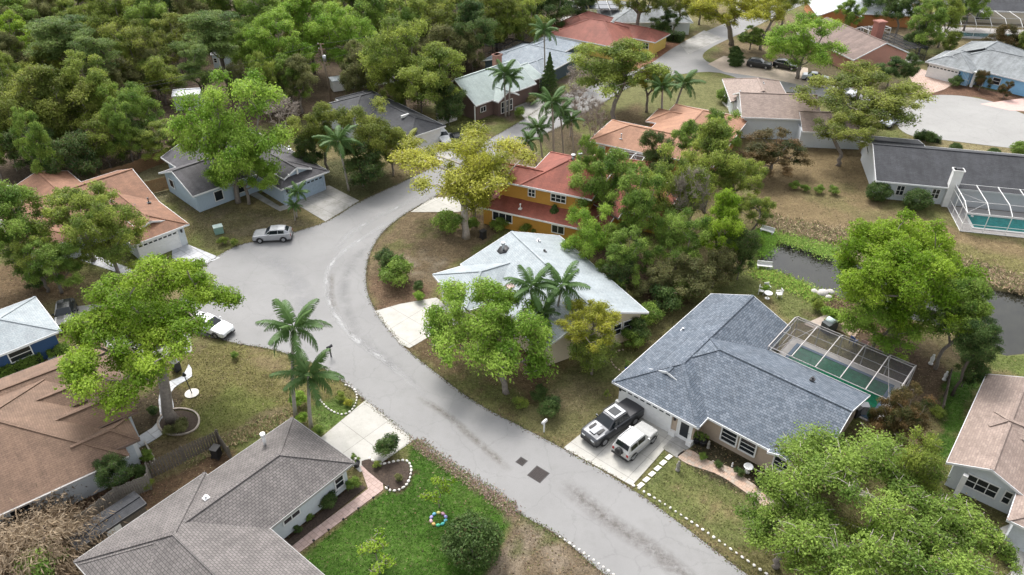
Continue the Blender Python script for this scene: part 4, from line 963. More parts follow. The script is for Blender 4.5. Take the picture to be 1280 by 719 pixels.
tree('feather', 'olive', 1060, 700, 62, 2.6, 'olive undergrowth tree at the bottom edge of the lower right lawn', group=G3)
tree('feather', 'bright', 1120, 690, 60, 3.0, 'green undergrowth tree between the two big airy trees at the bottom', group=G3)
tree('pondtree', 'lime', 1138, 350, 92, 6.5, 'big lime-green spreading tree on the near bank of the pond', rz=.5, group=G3)
tree('broad2', 'bright', 1105, 395, 48, 4.0, 'lower green tree at the left foot of the big pond tree', group=G3)
tree('broad1', 'green', 1195, 400, 44, 5.6, 'mid-green tree right of the big pond tree', group=G3)
tree('pine1', 'dark', 1222, 425, 32, 6.2, 'dark pine-like tree against the blue end of the pond', group=G3)
tree('brush1', 'dark', 1215, 455, 24, 2.6, 'dark shrubby tree above the pinkish roof', group=G3)
tree('broad3', 'rust', 1134, 522, 36, 3.6, 'round dark tree with rusty new leaves at the pool corner', group=G3)
tree('brush1', 'rust', 1108, 520, 20, 2.2, 'small rusty shrub touching the pool enclosure', group=G3)
tree('broad3', 'rust', 968, 190, 44, 3.4, 'rounded dark rust-tinged tree before the pinkish tan roof', group=G3)
tree('oakwide', 'olive', 1078, 118, 94, 7.0, 'broad olive tree spreading over the far parked cars', rz=1.0, group=G3)
tree('airy1', 'olive', 1060, 160, 50, 5.5, 'open olive tree behind the long charcoal-roofed house', group=G3)
tree('broad2', 'bright', 1008, 52, 46, 6.6, 'vivid green tree beside the sandy drive with two dark cars', base=(996,98), group=G3)
tree('oakwide', 'gold', 905, 10, 58, 8.5, 'large yellow-green tree at the far bend of the side street', base=(914,56), group=G3)
tree('airy1', 'gold', 960, 12, 34, 7.5, 'yellow-green tree right of the large one at the far bend', group=G3)
tree('broad1', 'moss', 772, 92, 54, 6.2, 'green tree with dark leaning trunk in the corner lawn', base=(766,152), group=G3)
tree('airy2', 'gold', 812, 100, 34, 5.2, 'pale yellow-green tree between the corner lawn tree and the two dark palms', group=G3)
tree('oakwide', 'olive', 800, -5, 42, 8.5, 'olive tree with forked grey trunk before the white hedged house', rz=1.4, group=G3)
tree('airy1', 'olive', 846, 5, 24, 7, 'slim olive tree at the right corner of the white hedged house', group=G3)
tree('broad2', 'moss', 500, 70, 46, 8.5, 'yellow-tipped tree left of the mint-roofed house', rz=.6, group=G3)
tree('broad1', 'moss', 545, 100, 44, 6.5, 'tall leafy tree touching the mint roof', rz=1.6, group=G3)
tree('broad2', 'olive', 462, 165, 40, 5.8, 'olive tree covering the charcoal roof', group=G3)
tree('broad3', 'olive', 488, 185, 26, 4.0, 'smaller olive tree at the white garage of the charcoal-roofed house', group=G3)
tree('broad1', 'olive', 402, 168, 34, 5.2, 'olive tree between the blue house and the charcoal roof', group=G3)
tree('brush1', 'dark', 450, 205, 34, 3.2, 'dark undergrowth tree beside the leaning palm trunk', group=G3)
tree('brush2', 'dark', 385, 195, 22, 3.0, 'dark bushy tree behind the blue house roof', group=G3)
tree('bare', 'grey', 352, 138, 30, 3.6, 'leafless grey twiggy tree behind the blue house', group=G3)
tree('bare', 'grey', 715, 130, 26, 5.0, 'leafless pale tree beside the street palms', group=G3)
tree('bare', 'grey', 742, 150, 20, 5.0, 'bare whitish tree before the apricot house', group=G3)
tree('bare', 'grey', 725, 92, 22, 2.6, 'pinkish bare shrubbery right of the pointed conifer', group=G3)
tree('broad3', 'moss', 202, 176, 30, 3.4, 'rounded olive-green bush tree behind the wooden fence', group=G3)
tree('brush1', 'moss', 232, 182, 15, 2.4, 'small bush tree at the right end of the wooden fence', group=G3)
# thicket between the mustard house and the big house
for i, (k_, lf, cx, cy, r_, zc, lb) in enumerate([
 ('broad1','green',760,238,44,6.0,'green tree at the left front of the thicket, over the orange roof corner'),
 ('broad2','bright',738,292,34,4.5,'fresh-green tree at the left edge of the thicket above the pale roof'),
 ('broad3','green',800,262,40,6.2,'tall green tree in the middle of the thicket'),
 ('broad2','moss',842,232,42,6.2,'mossy tree behind the tall middle one in the thicket'),
 ('broad1','moss',890,205,44,6.5,'mossy tree at the back of the thicket under the red-tinged tree'),
 ('broad3','green',785,322,34,4.0,'lower green tree at the front of the thicket'),
 ('airy1','moss',930,222,36,5.6,'open mossy tree at the right back of the thicket'),
 ('broad1','lime',905,285,34,5.2,'lighter yellow-green tree at the right front of the thicket'),
 ('broad2','green',850,298,36,4.8,'green tree left of the lighter yellow-green one in the thicket'),
 ('brush1','dark',928,318,26,3.2,'dark weeping tree on the pond side of the thicket'),
 ('brush1','brush',860,345,36,2.4,'scrubby low tree at the foot of the thicket above the blue-grey roof'),
 ('brush2','brush',820,352,30,2.0,'scrubby low tree left of the one above the blue-grey roof'),
 ('brush2','brush',895,335,30,2.4,'brownish scrub tree near the pond end of the thicket'),
 ('bare','grey',862,248,30,5.6,'grey bare-branched tree poking out of the thicket'),
 ('airy2','green',868,172,34,5.8,'green tree in front of the right end of the apricot house'),
 ('brush1','dark',818,195,26,3.6,'dark bushy tree in front of the apricot house wall'),
 ('broad3','green',735,215,24,6.0,'small green crown over the red roof corner'),
 ('broad2','green',900,165,26,4.6,'green crown touching the back of the L-shaped roof'),
 ('brush2','dark',770,345,26,2.4,'dark low tree beside the right eave of the pale roof'),
 ('airy1','moss',945,262,28,4.2,'thin tree between the thicket and the pond bank')]):
    tree(k_, lf, cx, cy, r_, zc, lb, group=G2)
# woodland, back left: (proto, leaves, x, y, r, zc, label)
wood = [
 ('pine1','pine',75,48,52,10,'umbrella-crowned pine at the upper left'),
 ('pine2','pine',118,70,40,9,'pine with bare grey limbs right of the umbrella-crowned one'),
 ('pine1','pine',270,42,48,10.5,'flat-topped pine above the pale blue cabin'),
 ('pine2','pine',245,80,34,8.5,'slender pine leaning over the white woodland shed'),
 ('broad2','olive',165,62,38,7,'yellowish tree in the woods between two pines'),
 ('broad1','olive',70,132,50,7,'large yellow-olive tree above the left edge houses'),
 ('broad3','moss',118,118,40,7.5,'yellow-green treetop right of the large yellow-olive tree'),
 ('broad2','olive',20,140,44,7,'yellow-olive tree cut by the left edge of the woods'),
 ('broad2','green',160,138,34,6,'dark olive tree above the rounded bush behind the fence'),
 ('broad3','bright',348,62,42,7.5,'bright green tree in the woods above the bare grey tree'),
 ('broad1','bright',385,38,42,7.5,'bright green tree at the top of the woods left of the pole'),
 ('broad2','bright',428,45,38,7.5,'bright green tree just right of the pole top'),
 ('broad3','green',362,100,26,5,'mid-green bush tree left of the utility pole foot'),
 ('broad1','green',330,20,36,7,'green tree at the top edge above the bright woods trees'),
 ('brush1','dark',40,190,38,3.6,'dark undergrowth tree at the left edge above the orange roof'),
 ('brush2','dark',90,200,36,3.6,'dark undergrowth tree above the orange-brown roof'),
 ('brush1','moss',128,178,34,3.8,'yellow-mottled undergrowth tree above the wooden fence'),
 ('brush1','dark',165,168,24,3.6,'dark shrubby tree touching the left of the rounded bush'),
 ('broad3','lime',20,60,34,7,'light yellow-green tree at the far upper left edge'),
 ('broad1','green',10,20,40,7,'dark green tree in the top left corner'),
 ('broad2','moss',140,12,40,7.5,'tree at the top edge above the pines'),
 ('broad3','olive',215,50,32,6,'yellowish brushy tree between the pines in the woods'),
 ('broad1','green',190,20,34,7,'leafy treetop at the top edge over the brushy yellow tree'),
 ('brush1','moss',200,100,30,4,'low moss-green brush left of the white woodland shed'),
 ('brush2','brush',60,88,34,4,'brownish brush under the umbrella-crowned pine'),
 ('brush1','brush',150,100,30,4,'brownish brush in the middle of the left woods'),
 ('brush2','brush',300,105,20,4,'brownish brush above the tall tree of the blue house'),
 ('broad2','green',310,60,24,6.5,'green tree right of the flat-topped pine'),
 ('brush1','brush',452,95,26,4.5,'scrubby brown tree right of the utility pole'),
 ('broad1','green',470,28,36,7,'treetop at the top edge behind the power line'),
 ('broad3','moss',510,30,34,7,'mossy treetop under the middle of the power line'),
 ('broad2','olive',550,25,36,7,'olive treetop above the mint-roofed house woods'),
 ('broad1','dark',592,38,34,6.5,'dark green tree behind the mint roof'),
 ('broad3','olive',620,18,36,7,'yellow-olive tree behind the blue-grey roof'),
 ('broad2','moss',655,22,30,6.5,'mossy tree left of the tall palm behind the blue-grey roof'),
 ('brush1','brush',555,62,28,4.5,'brown scrub in the woods left of the pink chimney'),
 ('brush2','brush',520,48,26,4.5,'brown scrub behind the yellow-tipped tree'),
 ('brush1','brush',590,62,22,4,'brown scrub right behind the pink chimney'),
 ('broad2','dark',690,0,34,7,'dark treetop at the top edge over the yellow house'),
 ('broad1','green',650,-8,36,7.5,'green treetop at the top edge left of the yellow house'),
 ('broad3','dark',725,-10,30,7,'dark treetop behind the solar pool screen'),
 ('broad1','moss',600,-8,36,7.5,'treetop at the top edge above the blue-grey roof'),
 ('broad2','green',545,-12,38,7.5,'green treetop at the middle of the top edge'),
 ('broad3','moss',490,-10,38,7.5,'yellowish treetop at the top edge over the power line'),
 ('broad1','green',430,-6,38,7.5,'green treetop at the top edge above the pole'),
 ('broad2','olive',375,-6,38,7.5,'olive treetop at the top edge above the bright trees'),
 ('bare','grey',320,0,34,7,'bare greyish tree at the top edge of the woods'),
 ('broad2','green',265,-8,40,7.5,'green treetop at the top edge above the flat-topped pine'),
 ('broad3','dark',210,-8,34,7.5,'dark treetop at the top edge in the left woods'),
 ('broad1','moss',90,-8,42,7.5,'mossy treetop at the top edge in the left woods'),
 ('broad2','green',45,-5,40,7.5,'green treetop at the top edge near the left corner'),
 ('brush1','dark',560,130,26,3.4,'dark bushes tree against the brown gable wall'),
 ('brush2','moss',525,110,30,4,'undergrowth tree beside the low white outbuilding'),
 ('brush1','moss',490,112,20,4,'undergrowth tree left of the yellow-tipped tree trunk'),
 ('broad3','moss',5,108,30,6.5,'mossy tree at the left edge half way up the woods'),
 ('brush1','brush',235,20,26,6,'brown brushwood at the top of the left woods'),
 ('brush2','dark',345,112,18,3.4,'dark shrub tree behind the bare grey one')]
for k_, lf, cx, cy, r_, zc, lb in wood: tree(k_, lf, cx, cy, r_, zc, lb, group=G1, name='pine_tree' if k_.startswith('pine') else 'tree')
fr_ = random.Random(99); FILL = []
for yy in range(-8, 215, 27):
    for xx in range(-25, 690, 36):
        x = xx+fr_.uniform(-11,11); y = yy+fr_.uniform(-8,8); lim = 205 if x < 110 else 200-(x-110)*.5 if x < 240 else 128 if x < 420 else 150-(x-420)*.32 if x < 560 else 70-(x-560)*.5
        if y > lim-12 or (215 < x < 300 and 62 < y < 150) or (440 < x < 500 and 85 < y < 135) or (385 < x < 440 and y > 45) or (150<x<220 and 85<y<130 and fr_.random()<.5): continue
        k_ = fr_.choice(['brush1','brush2','broad1','broad3','broad4','brush1']); lf = fr_.choice(['brush','moss','green','olive','green','brush','moss']); tall = k_.startswith('broad')
        FILL.append((yy, x)); row = (yy+8)//27
        cn_ = {'brush':'brownish','moss':'mossy','green':'mid-green','olive':'olive'}[lf]
        tree(k_, lf, x, y, fr_.uniform(17,25)*(1.15 if tall else 1), fr_.uniform(5,6.5) if tall else fr_.uniform(3,4.2), cn_+(' tall' if tall else ' low')+' woodland tree, '+nth(sum(1 for q in FILL if q[0] == yy)-1)+' from the left in the '+nth(row)+' row from the top', group='dense woodland trees')
G5 = 'far trees behind the side street'
far = [
 ('broad2','moss',880,-12,26,7,'far mossy tree at the top edge left of the far bend'),
 ('broad1','green',1062,20,16,4,'dark green shrub tree on the roof edge of the white metal roof house'),
 ('broad1','dark',1130,8,26,6,'dark far tree right of the white metal roof'),
 ('broad3','green',1160,28,26,6,'green far tree at the foot of the tall palm'),
 ('broad2','dark',1098,-10,28,6,'dark far tree at the top edge over the apricot-walled house'),
 ('broad1','moss',1185,20,22,6,'far tree left of the white framed pool dome'),
 ('brush1','dark',1150,48,18,3,'dark far shrubby tree behind the screened patio'),
 ('brush2','moss',1185,52,16,2.4,'far bush standing on the brown lawn'),
 ('brush1','rust',1255,48,22,2.8,'orange-flowered far bush under the domed pool screen'),
 ('brush2','moss',1285,55,16,2.6,'far bush at the right edge above the sky blue house'),
 ('broad3','green',1218,-2,26,6.5,'far tree over the dark-roofed house'),
 ('broad2','moss',985,-8,26,6.5,'far tree at the top edge right of the far bend'),
 ('brush1','dark',1138,85,14,2.6,'dark bush between the salmon house and the rose drive'),
 ('broad1','dark',1115,88,20,2.8,'leafy bush at the wall of the salmon house'),
 ('brush2','rust',1228,100,11,1.8,'reddish bush before the sky blue wall'),
 ('brush1','rust',1258,112,9,1.5,'reddish bush below the arched sky blue window'),
 ('broad1','dark',832,32,18,3.5,'dark shrub tree at the end of the clipped boxy hedge'),
 ('broad1','dark',918,68,10,2.0,'dark narrow tree at the corner of the sandy drive'),
 ('broad3','green',940,45,16,2.6,'hedge-like green tree behind the dark cars')]
for k_, lf, cx, cy, r_, zc, lb in far: tree(k_, lf, cx, cy, r_, zc, lb, group=G5)
# shrubs and small plants
def shrub(key, lf, cx, cy, r_, label, zc=None, name='shrub'):
    R0, z0 = PR[key]; x, y, _ = W(cx, cy, .8); dep = y*math.cos(TILT) + (CH-.8)*math.sin(TILT); s = r_/FP*dep/R0
    return put_tree(key, lf, (x, y, 0), (s, s, s*(zc or 1)), rnd.uniform(0, 6.28), name, label, 'shrub', G4)
for a in [('shrub1','dark',484,330,17,'dark bushy shrub at the inner kerb of the bend, the left of two'),
 ('shrub2','green',497,345,22,'larger green shrub at the inner kerb of the bend'),
 ('shrub1','dark',523,355,8,'small dark shrub on the brown island bed'),
 ('shrub1','bright',524,368,8,'small bright shrub beside the concrete drive of the cream house'),
 ('shrub2','green',562,283,20,'green shrub at the foot of the street-side tree by the mustard house'),
 ('shrub1','green',590,280,10,'shrub behind the trunk near the mustard house'),
 ('ball','dark',590,686,38,'large round dark green bush on the bright lawn edge'),
 ('shrub1','dark',411,623,13,'dark shrub under the eave beside the pink path'),
 ('shrub1','green',440,602,10,'small shrub at the corner of the white-walled house'),
 ('shrub1','dark',485,558,17,'small dark tree in the white-stone-edged bed'),
 ('ball','dark',1098,243,16,'round clipped bush at the left end of the long white house'),
 ('ball','dark',1147,254,17,'round clipped bush between the two windows of the long white house'),
 ('ball','dark',1195,184,8,'small round bush behind the charcoal roof'),
 ('ball','dark',1243,190,8,'second small round bush behind the charcoal roof, further right'),
 ('ball','green',1275,188,12,'round bush behind the charcoal roof at the right edge'),
 ('shrub2','green',994,229,7,'leftmost low plant of the row on the brown lawn'),
 ('shrub2','green',1007,232,6,'second low plant of the row on the brown lawn'),
 ('shrub2','green',1025,234,7,'third low plant of the row on the brown lawn'),
 ('shrub2','green',1043,235,7,'rightmost low plant of the row on the brown lawn'),
 ('ball','green',907,122,12,'round clipped bush left of the pinkish tan roofed house'),
 ('ball','dark',808,36,8,'round clipped bush at the left end of the boxy hedge'),
 ('shrub2','dark',675,490,12,'dark shrub under the mossy tree in the side yard'),
 ('shrub1','dark',688,510,16,'dark leafy shrub nearest the street in the side yard'),
 ('shrub2','moss',650,500,10,'mossy shrub left of the dark leafy one in the side yard'),
 ('sprig','moss',760,490,7,'small plant beside the garage corner of the big house'),
 ('shrub2','dark',850,462,0.1,'x')][:-1]:
    shrub(*a)
for cx, cy, r_, lf, lb in [(795,415,18,'dark','near end'),(812,398,18,'green','second from the near end'),(830,380,20,'dark','middle'),(848,366,18,'green','fourth from the near end'),(790,425,14,'green','foot at the cream wall'),(870,356,16,'brush','far end')]:
    shrub('shrub2', lf, cx, cy, r_, 'shrub of the border between the cream and the tan house, ' + lb, 1.2)
for cx, cy, r_, lf, lb in [(376,520,9,'bright','shrub between the two near palm trunks'),(398,534,8,'green','low shrub at the foot of the shorter near palm'),(372,500,13,'bright','lime shrub behind the taller near palm'),
   (172,590,14,'dark','dark shrub at the corner of the tan-brown roofed house'),(190,510,8,'dark','dark plant in the bed beside the curved white path'),(182,565,9,'green','green plant in the bed near the porch'),(180,600,10,'moss','mossy plant by the grey fence'),
   (226,530,11,'brush','brownish groundcover shrub in the round tree bed'),(212,534,9,'brush','brownish groundcover shrub at the left in the round tree bed'),(70,300,10,'dark','plant by the porch steps of the orange-brown roofed house'),(45,352,14,'dark','dark shrub in front of the orange-brown house'),
   (277,298,7,'moss','agave-like plant beside the green utility box'),(292,300,6,'moss','second spiky plant right of the agave-like one'),(670,250,12,'green','shrub before the mustard wall'),(640,272,12,'dark','dark shrub at the left of the mustard porch'),
   (625,280,12,'green','green shrub at the mustard house garage corner'),(660,285,11,'moss','mossy shrub between mustard house and pale roof'),(880,440,0.1,'dark','x'),(1040,395,14,'bright','leafy shrub on the pond bank'),(1022,378,10,'moss','flowering shrub on the pond bank'),
   (958,357,7,'bright','small plant beside the white chairs'),(1175,512,10,'moss','pale shrub right of the stone walkway'),(1168,545,9,'moss','pale shrub at the rusty tree foot'),(945,300,10,'bright','bright plant at the pond head'),
   (1240,670,14,'dark','dark shrub in front of the white window wall'),(1262,690,12,'dark','dark shrub beside the lower right concrete path'),(1158,172,10,'dark','flattened hedge bush before the pale court'),
   (600,140,8,'dark','shrub at the mint-roofed house wall'),(650,140,8,'green','cycad-like plant by the mint-roofed house drive'),(665,125,8,'brush','brownish plant by the pointed conifer'),(975,590,0.1,'dark','x'),
   (900,575,6,'dark','low dark plant under the twin arched windows'),(925,585,7,'dark','low dark plant in the bed left of the white urn'),(880,565,6,'green','low green plant by the entry bed'),(950,598,7,'dark','low dark plant right of the white urn'),(965,608,8,'green','leafy plant at the end of the front bed'),
   (370,655,6,'dark','small plant in the mulch under the small window'),(385,640,6,'green','plant in the middle of the mulch strip'),(470,575,6,'moss','grassy plant at the left in the stone-edged bed'),(498,592,6,'brush','grassy plant at the right in the stone-edged bed'),
   (300,445,0.1,'dark','x'),(292,440,6,'green','plant by the white van nose at the court edge'),(425,490,7,'moss','grassy plant in the pale-edged bed by the palms'),(435,498,6,'gold','yellow plant at the tip of the pale-edged bed'),(1195,102,9,'dark','low dark shrub by the sky blue garage')]:
    if r_ > 1: shrub('shrub2' if (cx+cy) % 2 else 'shrub1', lf, cx, cy, r_, lb)
tree('feather', 'dark', 140, 592, 26, 2.2, 'feathery dark green evergreen beside the grey picket fence', group=G3)
tree('sparse', 'lime', 547, 612, 26, 2.0, 'thin young tree growing from the ring of painted stones', group=G3, rz=1)
tree('sparse', 'lime', 470, 692, 36, 1.6, 'yellowish young tree at the near edge of the bright lawn', group=G3, rz=2)
# clump of dried fronds, bottom left
t0, c0 = make_tree(301, 'broad', 3.4, 2.0, 1.9, 26, 2, .1, rad0=.12, forkz=.5); bpy.data.objects.remove(t0)
r = np.random.RandomState(5); n = 30000; d = r.normal(size=(n,3)); d /= np.linalg.norm(d,axis=1,keepdims=True); d[:,2] = np.abs(d[:,2])
cl = r.normal(size=(70,3)); cl /= np.linalg.norm(cl,axis=1,keepdims=True); cl[:,2] = np.abs(cl[:,2]); ci = r.randint(0,70,n); dd = cl[ci] + .22*r.normal(size=(n,3))
u = r.rand(n)**.6; pos = dd*np.array((3.3,3.1,2.9))*(.45+.6*u)[:,None]; pos[:,2] -= 1.3*(u**2.2)+.25*r.rand(n); pos += .12*r.normal(size=(n,3)); pos[:,2] = np.abs(pos[:,2])+.1
dirv = dd*.7 + np.array((0,0,-1.6))*u[:,None] + .3*r.normal(size=(n,3)); me_ = leaf_mesh('fronds', pos, r.normal(size=(n,3))+dd, .20*(.6+.8*r.rand(n)), (cl[ci][:,2]*.3 + r.rand(70)[ci]*.8), r.rand(n), np.zeros(n), .17, dirv)
me_.materials.append(L['straw']); rt = empty('dry_palm_clump', W(42,690,1.0)[:2]+(0,)); tag(rt, 'shaggy clump of dried brown palm fronds in the bottom left corner', 'palm clump', None)
o = bpy.data.objects.new('fronds', me_); COL.objects.link(o); o.parent = rt; rt.scale = (1.15,1.15,1.15)
mb = MB()
for k in range(7): a = k*.9; mb.tube([(math.cos(a)*.5, math.sin(a)*.5, 0), (math.cos(a)*1.1, math.sin(a)*1.1, 2.2)], [.12,.08], 6)
mb.build('stem', BARKD, rt)
put_tree('shrub2', 'green', W(50,715,.8)[:2]+(0,), 1.2, 0, 'shrub', 'green shoots at the foot of the dried palm clump', 'shrub')

# ---- palms
def frond_mesh(Lr, droop, seed, nl=46, ll=.78, wl=.027, name='frond'):
    r = random.Random(seed); mb = MB(); pts = []
    for i in range(13):
        u = i/12; pts.append(Vector((Lr*(u - .12*u*u*droop), 0, Lr*(.48*u - (.42+.42*droop)*u*u))))
    mb.tube(pts, [.035-.03*i/12 for i in range(13)], 4)
    for i in range(nl):
        u = .12 + .88*i/(nl-1); k = u*12; j = min(int(k), 11); p = pts[j].lerp(pts[j+1], k-j); d = (pts[j+1]-pts[j]).normalized()
        l = ll*(math.sin(math.pi*min(1, .15+.85*u))**.5*.9+.15)
        for s in (-1, 1):
            side = Vector((.55, s*r.uniform(.6,1), 0)).normalized(); hang = .9+1.0*r.random()+droop*.5
            m_ = p + (side + Vector((0,0,.12-hang*.3))).normalized()*l*.5; e = m_ + (side*.8 + Vector((.1,0,-hang))).normalized()*l*.55
            wv = d*wl*1.3
            mb.face([p-wv, m_-wv, m_+wv, p+wv]); mb.face([m_-wv, e, e+wv*.4, m_+wv])
    me = bpy.data.meshes.new(name); me.from_pydata(mb.v, [], mb.f); me.update()
    ca = me.color_attributes.new('tone', 'FLOAT_COLOR', 'POINT'); col = np.zeros((len(mb.v),4), np.float32); rr = np.random.RandomState(seed)
    col[:] = (.5,.5,0,1); col[:,0] = np.clip(.35+.35*rr.rand()+.2*rr.rand(len(mb.v)),0,1); ca.data.foreach_set('color', col.ravel()); me.materials.append(L['palm']); return me
FR = [frond_mesh(3.1, .25, 1), frond_mesh(3.1, .7, 2), frond_mesh(2.9, 1.2, 3), frond_mesh(2.5, -.1, 4)]
def palm(base, top_px, label, scale=1.0, lean=(0,0), nf=15, leaf='palm', r0=.16, group='palms', bark=None, clean=.8, top_z=None):
    """foot at pixel base; the crown sits where its pixel is, straight above or leaning"""
    bx, by, _ = W(*base, 0); hz = top_z
    if hz is None:   # height whose crown lands on the picked pixel row
        best = min((abs(by_ - top_px[1]), z) for z in np.arange(1, 16, .1) for by_ in [359.5 - FP*((by*math.sin(TILT) + (z-CH)*math.cos(TILT))/(by*math.cos(TILT) - (z-CH)*math.sin(TILT)))])
        hz = best[1]
    tx = (top_px[0]-640)/FP*(by*math.cos(TILT)-(hz-CH)*math.sin(TILT)); lx = tx-bx
    root = empty('palm_tree', (bx, by, 0)); tag(root, label, 'palm tree', group)
    mb = MB(); n = 9; pts = [Vector((lx*(i/n)**1.4, lean[1]*(i/n), hz*i/n-.05*(i==0))) for i in range(n+1)]
    mb.tube(pts, [r0*(1.25 if i == 0 else 1-.3*i/n) for i in range(n+1)], 9); mb.tube([pts[-1]-Vector((0,0,clean)), pts[-1]+Vector((0,0,.1))], [r0*.8, r0*.55], 8, 1)
    mb.build('trunk', [bark or BARKP, plain('palm_shaft', (.12,.17,.06), .5)], root)
    rr = random.Random(hash(label) % 1000 if False else int(base[0]*7+base[1]))
    for i in range(nf):
        u = i/nf; a = i*2.399 + rr.uniform(-.2,.2)
        tilt = math.radians(58 - 100*u + rr.uniform(-8,8)); me = FR[3] if u < .2 else FR[0] if u < .5 else FR[1] if u < .8 else FR[2]
        f = bpy.data.objects.new('frond', me); COL.objects.link(f); f.parent = root; f.location = pts[-1]
        f.rotation_euler = (rr.uniform(-.15,.15), -tilt*.75, a); f.scale = (scale*rr.uniform(.88,1.08),)*3
        if leaf != 'palm': f.material_slots[0].link = 'OBJECT'; f.material_slots[0].material = L[leaf]
    return root
palm((370,522),(367,410),'tall near palm with arching fronds over the court', 1.0, r0=.17)
palm((389,534),(386,470),'shorter near palm with drooping fronds right of the tall one', .95, r0=.17)
palm((667,432),(664,358),'left of the two tall palms before the pale roof', .85, r0=.13)
palm((692,425),(702,358),'right of the two tall palms before the pale roof', .95, r0=.13)
palm((678,432),(678,392),'short palm between the two tall ones before the pale roof', .7, r0=.1)
palm((692,205),(690,128),'tall palm on the street side above the red roof', 1.0, r0=.16, leaf='palm')
palm((704,196),(700,140),'second palm of the street group above the red roof', .9, r0=.13)
palm((678,200),(672,160),'short palm at the left of the street group', .9, r0=.13)
palm((672,215),(660,175),'lowest palm of the street group near the red roof', .7, r0=.13)
palm((717,200),(714,150),'thin palm at the right of the street group', .7, r0=.1)
palm((632,146),(630,92),'tall palm before the mint roof gable', 1.0, r0=.15)
palm((636,144),(638,98),'slightly lower palm right of the tall one at the mint roof', .85, r0=.15)
palm((681,108),(680,38),'very tall palm above the blue-grey roof', 1.05, r0=.15)
palm((826,155),(828,108),'left dark palm on the corner lawn', 1.0, r0=.18)
palm((843,140),(855,104),'right dark palm on the corner lawn', 1.05, r0=.2)
palm((436,238),(422,176),'leaning palm with pale trunk beside the blue house drive', 1.0, r0=.14)
palm((371,272),(372,240),'young palm at the front corner of the blue garage', .55, r0=.1)
palm((369,276),(367,257),'tiny palm at the foot of the young one by the blue garage', .4, r0=.07)
palm((1152,52),(1166,10),'tall slanting palm with pale trunk in the far lawns', 1.1, r0=.18, leaf='palmy')
palm((515,195),(508,178),'spiky yellowing palm by the white garage', .9, r0=.2, leaf='palmy')

# cone-shaped conifers
def conifer(px, h_, r_, label, leaf='dark', col=False):
    x, y, _ = W(*px, 0); r = np.random.RandomState(int(px[0])); n = 7000; u = r.rand(n)**.8; a = r.rand(n)*6.283
    tier = 1 + .22*np.sin(u*h_*9 + np.sin(a*3)); prof = (1-u) if not col else np.sin(np.pi*np.clip(u*.85+.15,0,1))**.6
    rad = r_*prof*tier*(.55+.5*r.rand(n)); P = np.stack([np.cos(a)*rad, np.sin(a)*rad, .2+u*h_ - rad*.18], 1); Nn = np.stack([np.cos(a), np.sin(a), .6+0*a], 1) + r.normal(size=(n,3))*.4
    D = np.stack([np.cos(a), np.sin(a), .2+0*a], 1) + r.normal(size=(n,3))*.3
    me = leaf_mesh('crown', P, Nn, .16*(.6+.7*r.rand(n)), .5+.25*r.normal(size=n), r.rand(n), np.zeros(n), .3, D); me.materials.append(L[leaf])
    root = empty('conifer_tree', (x, y, 0)); tag(root, label, 'conifer'); o = bpy.data.objects.new('crown', me); COL.objects.link(o); o.parent = root
    mb = MB(); mb.tube([(0,0,-.1),(0,0,h_*.9)], [.12,.03], 6); mb.build('trunk', BARKD, root); return root
conifer((686,116), 6.6, 1.9, 'pointed dark conifer beside the dark slate house')
conifer((692,292), 3.6, .8, 'narrow cypress between the mustard house and the pale roof', col=True)
conifer((919,82), 3.0, 1.3, 'stubby dark conifer on the street corner', col=True)

# clipped hedges: leafy boxes
def hedge(pa, pb, wd, ht, label, leaf='dark', dens=420):
    a = Vector(W(*pa, 0)); b = Vector(W(*pb, 0)); Lh = (b-a).length; ang = math.atan2(b.y-a.y, b.x-a.x); n = int(dens*(Lh*wd + 2*Lh*ht + 2*wd*ht)); r = np.random.RandomState(int(pa[0]))
    q = r.rand(n)*2-1; s_ = r.rand(n)*2-1; P = np.stack([q*Lh/2, s_*wd/2, r.rand(n)*ht], 1); Nn = np.zeros((n,3)); f = r.rand(n); tot = Lh*wd+2*Lh*ht+2*wd*ht
    top = f < Lh*wd/tot; sd_ = (~top) & (f < (Lh*wd+2*Lh*ht)/tot); en = ~(top | sd_)
    lump = .12*np.sin(P[:,0]*3.1)+.1*np.sin(P[:,0]*7+1)
    P[top,2] = ht + lump[top]; Nn[top] = (0,0,1); sg = np.sign(s_); P[sd_,1] = (sg*(wd/2))[sd_]+lump[sd_]*sg[sd_]; Nn[sd_,1] = sg[sd_]; se = np.sign(q); P[en,0] = (se*Lh/2)[en]; Nn[en,0] = se[en]
    P += r.normal(size=(n,3))*.06; P[:,2] = np.abs(P[:,2]); Nn += r.normal(size=(n,3))*.6
    me = leaf_mesh('foliage', P, Nn, .075*(.7+.6*r.rand(n)), .45+.25*r.normal(size=n), r.rand(n), np.zeros(n)); me.materials.append(L[leaf])
    m_ = (a+b)/2; root = empty('hedge', m_, ang); tag(root, label, 'hedge'); o = bpy.data.objects.new('foliage', me); COL.objects.link(o); o.parent = root
    mb = MB(); mb.box(-Lh/2+.12, -wd/2+.12, 0, Lh/2-.12, wd/2-.12, ht-.12); mb.build('inner_twigs', plain('hedge_inside', (.02,.03,.012), .95), root)
hedge((817,46),(853,52), 2.2, 1.5, 'long boxy clipped hedge before the white far house', dens=160)
hedge((2,474),(52,450), 1.0, 1.0, 'low clipped hedge along the navy wall', 'green')
hedge((64,450),(88,440), .9, .9, 'short clipped hedge right of the navy wall hedge', 'green')
hedge((925,50),(1000,60), 1.6, 1.3, 'hedge row behind the two dark far cars', 'dark', 100)
hedge((1142,172),(1175,178), 1.2, .8, 'flattened hedge between the pale court and the charcoal roof', 'dark', 120)
hedge((215,562),(275,568), .8, .9, 'vine-covered strip along the wooden picket fence', 'brush', 300) if False else None
